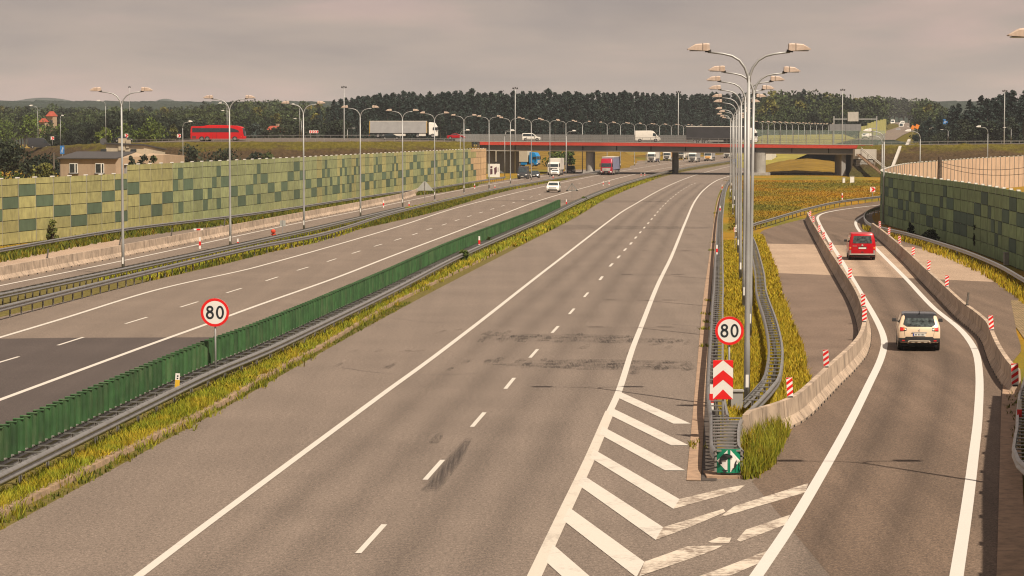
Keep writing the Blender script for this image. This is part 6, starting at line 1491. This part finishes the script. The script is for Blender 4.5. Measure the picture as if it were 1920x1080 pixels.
for xc, w, yt in ((85, 70, 183.5), (312, 26, 185.5)):
    Y = 5200; pts = [(xc + w * (i / 12 - 1), 193 - (193 - yt) * math.cos((i / 12 - 1) * math.pi / 2)) for i in range(25)]
    top = [((x - 960) * Y / FOC, Y, CAM_H + (250 - y) * Y / FOC) for x, y in pts]; n = 25
    b.add([(x, Y - 200, 20) for x, _, z in top] + top + [(x, Y + 300, 20) for x, _, z in top], [(i, i + 1, i + 1 + n, i + n) for i in range(24)] + [(i + n, i + 1 + n, i + 1 + 2 * n, i + 2 * n) for i in range(24)])
struct('hills', b, fw(), True)
# individual trees and bushes one can point at
def single(name, lab, x, yb, yt, Y, leaf, wpx, seed, n=900, base=None, group=None, s=.35, trunk=.12):
    z0 = CAM_H + (250 - yb) * Y / FOC if base is None else base; H = CAM_H + (250 - yt) * Y / FOC - z0; Wd = wpx * Y / FOC
    r = thing(name, lab, 'tree' if 'tree' in name else 'bush', ((x - 960) * Y / FOC, Y, z0), group=group)
    c, t = leafy(seed, H, Wd, n, trunk, s); c.build('crown', leaf, r); t.build('trunk', m_bark, r); return r
single('leafy_tree', 'big dark bushy tree at the left edge beside the beige house', 8, 345, 262, 395, lf_dark, 110, 1, 2600, 0, s=.3)
single('leafy_tree', 'low dark bushy tree just left of the beige house', 78, 345, 295, 400, lf_dark, 90, 11, 1700, 0, s=.3)
single('leafy_tree', 'pale green tree rising over the black van at far left', 62, 300, 212, 660, lf_light, 62, 2, 900, 2)
single('leafy_tree', 'bright green tree at the left edge of the picture', 8, 300, 226, 650, lf_light, 70, 3, 900, 2)
single('leafy_tree', 'round bright green tree left of the red coach', 283, 272, 221, 620, lf_light, 58, 4, 1300, 5)
single('leafy_tree', 'bright green tree just left of the roundest one, behind the nearest lamp', 236, 274, 233, 625, lf_light, 48, 5, 900, 5)
single('leafy_tree', 'low light green tree on the curved road beside a small arrow sign', 196, 276, 238, 615, lf_light, 40, 12, 700, 5)
single('leafy_tree', 'mid green tree in front of the tower-like red-roofed house at far left', 94, 290, 224, 690, lf_mix, 40, 13, 800, 2)
single('leafy_tree', 'light tree just right of the red-roofed house at far left', 118, 290, 224, 695, lf_light, 34, 14, 800, 2)
single('yellow_tree', 'small slender yellow tree just left of the red coach', 327, 272, 228, 610, lf_autumn, 16, 6, 420, 5)
single('spruce_tree', 'grey-blue spruce right of the red coach', 480, 270, 228, 640, M_leaf('blue_needles', [(.04, .055, .05), (.07, .085, .075)]), 30, 7, 700, 5)
single('dark_bush', 'dark bush in front of the red-roofed house', 522, 272, 247, 660, lf_dark, 34, 8, 400, 4)
for k, (x, yt, w, lf, wh) in enumerate(((360, 274, 60, lf_dark, 'left one below the red coach'), (420, 280, 70, lf_dark, 'middle one below the red coach'), (478, 285, 40, lf_dark, 'right one below the red coach'), (505, 284, 34, lf_mix, 'small one on the slope left of the third lamp'), (880, 276, 34, lf_dark, 'on the slope beside the overpass end'))):
    single('slope_bush', 'dark bush on the left slope, ' + wh, x, 310, yt, 528, lf, w, 50 + k, 700, .2, 'bushes on the left embankment')
for k, (x, yt, w, lf, wh) in enumerate(((246, 284, 22, lf_dark, 'left one before the sunny house wall'), (270, 283, 34, lf_dark, 'middle one before the sunny house wall'), (288, 283, 22, lf_mix, 'right one before the sunny house wall'), (-2, 315, 26, lf_light, 'at the left edge above the noise wall'), (32, 320, 24, lf_light, 'light one above the noise wall left of the house'), (85, 300, 60, lf_autumn, 'brownish hedge-like one left of the house'))):
    single('garden_bush', 'garden bush ' + wh, x, 345, yt, 300 if k > 2 else 345, lf, w, 60 + k, 420, 0, 'garden bushes behind the left wall', s=.25)
for k, (x, w) in enumerate(((1038, 48), (1064, 36))): single('round_bush', f'round green bush seen under the overpass, {"left" if k == 0 else "right"} of two', x, 306, 283, 640, lf_light, w, 70 + k, 900, 0, 'round bushes under the overpass', s=.4)
single('wall_shrub', 'tall feathery shrub growing against the left noise wall', 97, 0, 406, 206, M_leaf('shrub_leaves', [(.07, .085, .02), (.12, .13, .03), (.16, .16, .04)]), 24, 80, 700, -.7, s=.12, trunk=.0)
single('wall_shrub', 'dark climbing shrub against the shaded noise wall at right', 1838, 0, 414, 186, lf_dark, 26, 81, 600, 0, s=.16, trunk=.0)
single('wall_shrub', 'small dark shrub low against the shaded noise wall', 1745, 0, 432, 203, lf_dark, 30, 82, 320, 0, s=.16, trunk=.0)
single('wall_shrub', 'dark shrub at the left foot of the shaded noise wall', 1708, 0, 416, 215, lf_dark, 14, 83, 200, 0, s=.16, trunk=.0)
for k, (x, y, h_, w, wh) in enumerate(((868, 494, 26, 22, 'nearer of two leafy clumps under the median rail'), (912, 466, 22, 22, 'farther of two leafy clumps under the median rail'), (1093, 382, 13, 15, 'single leafy clump far along the median'))):
    Y = G(x, y).y; single('median_bush', wh, x, 0, y - h_, Y, lf_light, w, 90 + k, 300, 0, 'leafy clumps in the median', s=.14)
# ================================================================ grass
NP = np.random.default_rng(5)
def blades(name, label_mat, pts, h, w, lean=.35, z=0.0, tuft=3):
    """pts: (n,2) roots; each root carries `tuft` thin triangles"""
    pts = np.repeat(np.asarray(pts), tuft, 0); n = len(pts)
    if n == 0: return
    pts = pts + NP.normal(0, .04, (n, 2)); a = NP.random(n) * 6.283; hh = h * NP.uniform(.45, 1.25, n); ww = w * NP.uniform(.6, 1.3, n)
    d = NP.normal(0, lean, (n, 2)) * hh[:, None]
    V = np.zeros((n, 5, 3)); ux, uy = np.cos(a) * ww, np.sin(a) * ww
    V[:, 0, 0], V[:, 0, 1] = pts[:, 0] - ux, pts[:, 1] - uy; V[:, 1, 0], V[:, 1, 1] = pts[:, 0] + ux, pts[:, 1] + uy
    V[:, 2, 0], V[:, 2, 1] = pts[:, 0] + ux * .8 + d[:, 0] * .4, pts[:, 1] + uy * .8 + d[:, 1] * .4; V[:, 3, 0], V[:, 3, 1] = pts[:, 0] - ux * .8 + d[:, 0] * .4, pts[:, 1] - uy * .8 + d[:, 1] * .4
    V[:, 2, 2] = V[:, 3, 2] = hh * .55; V[:, 4, 0], V[:, 4, 1], V[:, 4, 2] = pts[:, 0] + d[:, 0], pts[:, 1] + d[:, 1], hh; V[:, :, 2] += z
    me = bpy.data.meshes.new(name); me.vertices.add(n * 5); me.vertices.foreach_set('co', V.reshape(-1))
    base = (np.arange(n) * 5)[:, None]; L = np.hstack([base + np.array([[0, 1, 2, 3]]), base + np.array([[3, 2, 4]])]).reshape(-1)
    me.loops.add(n * 7); me.loops.foreach_set('vertex_index', L.astype(np.int32)); me.polygons.add(n * 2)
    ls = (np.arange(n) * 7)[:, None] + np.array([[0, 4]]); me.polygons.foreach_set('loop_start', ls.reshape(-1).astype(np.int32))
    me.materials.append(label_mat); me.update(calc_edges=True); me.validate()
    return tag(link(name, me), kind='stuff')
def along(L, Rr, y0, y1, per, margin=(0, 1)):
    """random points between two edge lines, `per` points per square metre"""
    def X(line):
        ys = np.array([p.y for p in line]); xs = np.array([p.x for p in line]); o = np.argsort(ys); return ys[o], xs[o]
    ly, lx = X(L); ry, rx = X(Rr); Ys = np.arange(y0, y1, .25); a = np.interp(Ys, ly, lx); c = np.interp(Ys, ry, rx)
    wd = np.clip(c - a, 0, 60); cnt = NP.poisson(wd * .25 * per); yy = np.repeat(Ys, cnt) + NP.random(cnt.sum()) * .25
    aa, cc = np.interp(yy, ly, lx), np.interp(yy, ry, rx); f = margin[0] + (margin[1] - margin[0]) * NP.random(len(yy)); return np.stack([aa + (cc - aa) * f, yy], 1)
g_med = M_grass('median_blades', [(.10, .15, .012), (.20, .25, .018), (.34, .34, .022), (.22, .22, .02)], [(.40, .30, .022), (.52, .38, .03), (.34, .19, .018), (.20, .20, .02)], .5)
g_isl = M_grass('island_blades', [(.16, .17, .012), (.32, .28, .018), (.46, .36, .02), (.36, .22, .015)], [(.46, .24, .018), (.50, .33, .02), (.28, .19, .015), (.2, .2, .015)], .3)
g_dark = M_grass('verge_blades', [(.05, .075, .01), (.09, .12, .012), (.16, .16, .015)], [(.24, .18, .016), (.15, .15, .015), (.30, .17, .02)], .6)
g_lush = M_grass('lush_blades', [(.10, .14, .012), (.20, .22, .018), (.30, .28, .02)], [(.36, .20, .02), (.28, .22, .02), (.16, .17, .014)], 1.2)
KERB = smooth(kl, 3); SM = offset(q_med, -.15)
blades('grass', g_med, along(SM, KERB, 44, 84, 120, (.02, .97)), .30, .014)
blades('grass', g_med, along(SM, KERB, 84, 150, 60, (.02, 1)), .32, .022)
blades('grass', g_med, along(SM, KERB, 150, 195, 22, (0, 1.15)), .36, .045)
blades('grass', g_med, along(SM, MAIN_L, 195, 480, 12, (0, .92)), .34, .06)
blades('grass', g_dark, along(offset(KERB, .15), MAIN_L, 44, 130, 26, (.2, 1.05)), .12, .016)
blades('grass', g_med, along(offset(q_med, -1.4), offset(q_med, -.1), 275, 520, 10), .4, .06)
gap = [p for p in offset(KERB, .15)]
blades('grass', g_dark, along(back_med, q_med, 50, 150, 14), .16, .02)
# island: inside both rails, and outside the right leg
IL = smooth(offset(smooth(il, 2), .5), 2); IR = smooth(ir, 2)
blades('grass', g_isl, along(IL, IR, 73, 120, 75, (0, .93)), .22, .018)
blades('grass', g_isl, along(IL, IR, 120, 203, 34, (0, .95)), .26, .035)
RL_ = P([(1478, 812), (1500, 765), (1518, 728), (1512, 700), (1505, 660), (1484, 610), (1463, 543), (1456, 509), (1436, 460), (1427, 437)])
blades('grass', g_isl, along(IR, RL_, 76, 130, 75, (.1, 1.03)), .30, .02)
blades('grass', g_isl, along(IR, RL_, 130, 215, 34, (.1, 1.02)), .26, .035)
tf = [(1393, 800), (1393, 900), (1425, 897), (1450, 872), (1478, 815), (1440, 806)]
poly = P(tf); px_ = []
while len(px_) < 420:
    x, y = NP.uniform(min(p.x for p in poly), max(p.x for p in poly)), NP.uniform(min(p.y for p in poly), max(p.y for p in poly)); c = False
    for a, e in zip(poly, poly[1:] + poly[:1]):
        if (a.y > y) != (e.y > y) and x < (e.x - a.x) * (y - a.y) / (e.y - a.y) + a.x: c = not c
    if c: px_.append((x, y))
blades('grass', g_lush, px_, .54, .014, .22, tuft=9)
# verges on the left
LRq = smooth(lr, 3)
blades('grass', g_dark, along(LRq, offset(smooth(LEFT_L, 6), .0), 120, 480, 12, (-.2, 1.05)), .34, .04)
blades('grass', g_med, along(smooth(COLL_R, 6), LRq, 150, 480, 10, (.15, 1)), .26, .045)
WR = smooth(wr, 3)
blades('grass', g_dark, along(offset(WR, -2.0), offset(WR, 1.6), 150, 420, 9), .5, .05)
RW = smooth(rw, 2)
blades('grass', g_dark, along(offset(RW, -.2), offset(RW, -2.4), 100, 240, 10), .4, .04) if False else None
yy = np.arange(105, 232, .06); rx_ = np.interp(yy, *map(np.array, zip(*sorted((p.y, p.x) for p in RW))))
blades('grass', g_isl, np.stack([rx_ - NP.uniform(-.6, 1.1, len(yy)) * np.where(yy < 190, 1, .4), yy + NP.normal(0, .1, len(yy))], 1), .42, .03, .25)
# the big golden meadow behind the island
gm = M_grass('meadow_blades', [(.36, .165, .012), (.44, .21, .014), (.28, .13, .012)], [(.13, .125, .014), (.20, .165, .016), (.26, .15, .014)], .06)
MX = smooth(P([(1406, 436), (1398, 400), (1392, 360), (1400, 335), (1410, 328)]), 3); MY = smooth(P([(1407, 434), (1516, 392), (1651, 370), (1680, 352), (1680, 328)]), 3)
yy = 205 + 265 * NP.random(70000) ** 1.6; top = np.interp(yy, [p.y for p in IL], [p.x for p in IL])
lo_y = [(p.x, p.y) for p in MY]; xx = NP.uniform(13, 75, 70000)
lim = np.interp(xx, [a for a, _ in lo_y], [c for _, c in lo_y]); ok = (xx > top + .5) & (yy > lim + .6)
blades('grass', m_ground, np.stack([xx[ok], yy[ok]], 1), .17, .05, .4, tuft=2)
yy = NP.uniform(30, 100, 1500); xr = np.interp(yy, [40, 50, 62, 80, 100], [10.4, 11.6, 13.5, 16.5, 22]); blades('grass', g_dark, np.stack([xr + NP.uniform(0, 3, 1500), yy], 1), .2, .02, z=.05)
rk_ = np.random.default_rng(3); kx = []
for p, t in even(KERB, 1.1):
    if p.y > 150: break
    if rk_.random() < .55:
        n_ = Vector((t.y, -t.x)); o_ = rk_.uniform(-.25, .45)
        for _ in range(int(rk_.uniform(10, 34))): kx.append((p.x + n_.x * (o_ + rk_.normal(0, .16)), p.y + rk_.normal(0, .45)))
blades('grass', g_lush, kx, .26, .016, .4)
# weeds along the gutter and in cracks
b_ = []
for x, y in ((1324, 565), (1320, 590), (1318, 605), (1316, 618), (1334, 455), (1332, 470), (1339, 400), (1296, 838), (1315, 650)):
    g = G(x, y); b_ += [(g.x + .15 + NP.normal(0, .12), g.y + NP.normal(0, .3)) for _ in range(16)]
blades('grass', g_lush, b_, .16, .02)
# ================================================================ light, air, camera
SUN = Vector((.585 * math.cos(math.radians(54)), -.811 * math.cos(math.radians(54)), math.sin(math.radians(54)))).normalized()
l = bpy.data.lights.new('sun', 'SUN'); l.energy = 5.0; l.angle = math.radians(.5); l.color = (1, .885, .74)
o = bpy.data.objects.new('sun', l); COL.objects.link(o); o.rotation_euler = SUN.to_track_quat('Z', 'Y').to_euler()
w = bpy.data.worlds.new('World'); S.world = w; w.use_nodes = True; nt = w.node_tree
bg = nt.nodes['Background']; sk = nt.nodes.new('ShaderNodeTexSky'); sk.sky_type = 'NISHITA'; sk.sun_disc = False
sk.sun_elevation = math.radians(54); sk.sun_rotation = math.atan2(SUN.x, SUN.y); sk.air_density = 1.0; sk.dust_density = 2.5
tc = nt.nodes.new('ShaderNodeTexCoord')
mp = nt.nodes.new('ShaderNodeMapping'); mp.inputs['Scale'].default_value = (7, 7, 34); nt.links.new(tc.outputs['Generated'], mp.inputs[0])
n1 = node(nt, 'ShaderNodeTexNoise', Scale=1.0, Detail=5, Roughness=.5); n1.inputs['Distortion'].default_value = .35; nt.links.new(mp.outputs[0], n1.inputs['Vector'])
mp2 = nt.nodes.new('ShaderNodeMapping'); mp2.inputs['Scale'].default_value = (19, 19, 120); mp2.inputs['Location'].default_value = (3, 1, 2); nt.links.new(tc.outputs['Generated'], mp2.inputs[0])
n2 = node(nt, 'ShaderNodeTexNoise', Scale=1.0, Detail=4, Roughness=.5); nt.links.new(mp2.outputs[0], n2.inputs['Vector'])
SKY = 10.0
c1 = ramp(nt, n1.outputs['Fac'], [(.34, (.255, .215, .196)), (.47, (.305, .252, .222)), (.56, (.33, .268, .232)), (.68, (.40, .298, .262))])
c2 = ramp(nt, n2.outputs['Fac'], [(.32, (.95, .955, .97)), (.68, (1.06, 1.04, 1.02))])
c = mix(nt, 1.0, c1, c2, 'MULTIPLY')
sp = nt.nodes.new('ShaderNodeSeparateXYZ'); nt.links.new(tc.outputs['Generated'], sp.inputs[0])
c = mix(nt, 1.0, c, ramp(nt, sp.outputs[2], [(0.0, (1.14, 1.13, 1.10)), (.022, (1.10, 1.09, 1.07)), (.056, (.97, .96, .97)), (.2, (1.0, 1.0, 1.0))]), 'MULTIPLY')
sc_ = mix(nt, 1.0, c, (SKY, SKY, SKY), 'MULTIPLY')
fin_ = mix(nt, .93, sk.outputs[0], sc_); nt.links.new(fin_, bg.inputs[0]); bg.inputs[1].default_value = .1
HAZE = 1.0
if HAZE:
    b = MB(); b.box((0, 2600, 42), (6500, 5800, 90)); hzo = struct('haze', b, None, kind='stuff')
    hm = bpy.data.materials.new('haze_air'); hm.use_nodes = True; ht = hm.node_tree; ht.nodes.remove(ht.nodes['Principled BSDF'])
    v = ht.nodes.new('ShaderNodeVolumePrincipled'); v.inputs['Density'].default_value = .00009 * HAZE; v.inputs['Color'].default_value = (.92, .93, .95, 1); v.inputs['Anisotropy'].default_value = .2
    ht.links.new(v.outputs[0], ht.nodes['Material Output'].inputs['Volume']); hzo.data.materials.clear(); hzo.data.materials.append(hm)
cam = bpy.data.cameras.new('camera'); cam.sensor_width = 36; cam.lens = 36 * FOC / 1920; cam.clip_end = 20000; cam.clip_start = .5
co = bpy.data.objects.new('camera', cam); COL.objects.link(co); co.location = (0, 0, CAM_H); co.rotation_euler = (math.pi / 2 - PITCH, 0, 0); S.camera = co
S.view_settings.view_transform = 'Standard'; S.view_settings.look = 'None'; S.view_settings.exposure = .5; S.cycles.filter_width = 1.15; S.view_settings.gamma = 1
S.cycles.volume_bounces = 0; S.cycles.max_bounces = 6; S.cycles.transparent_max_bounces = 24
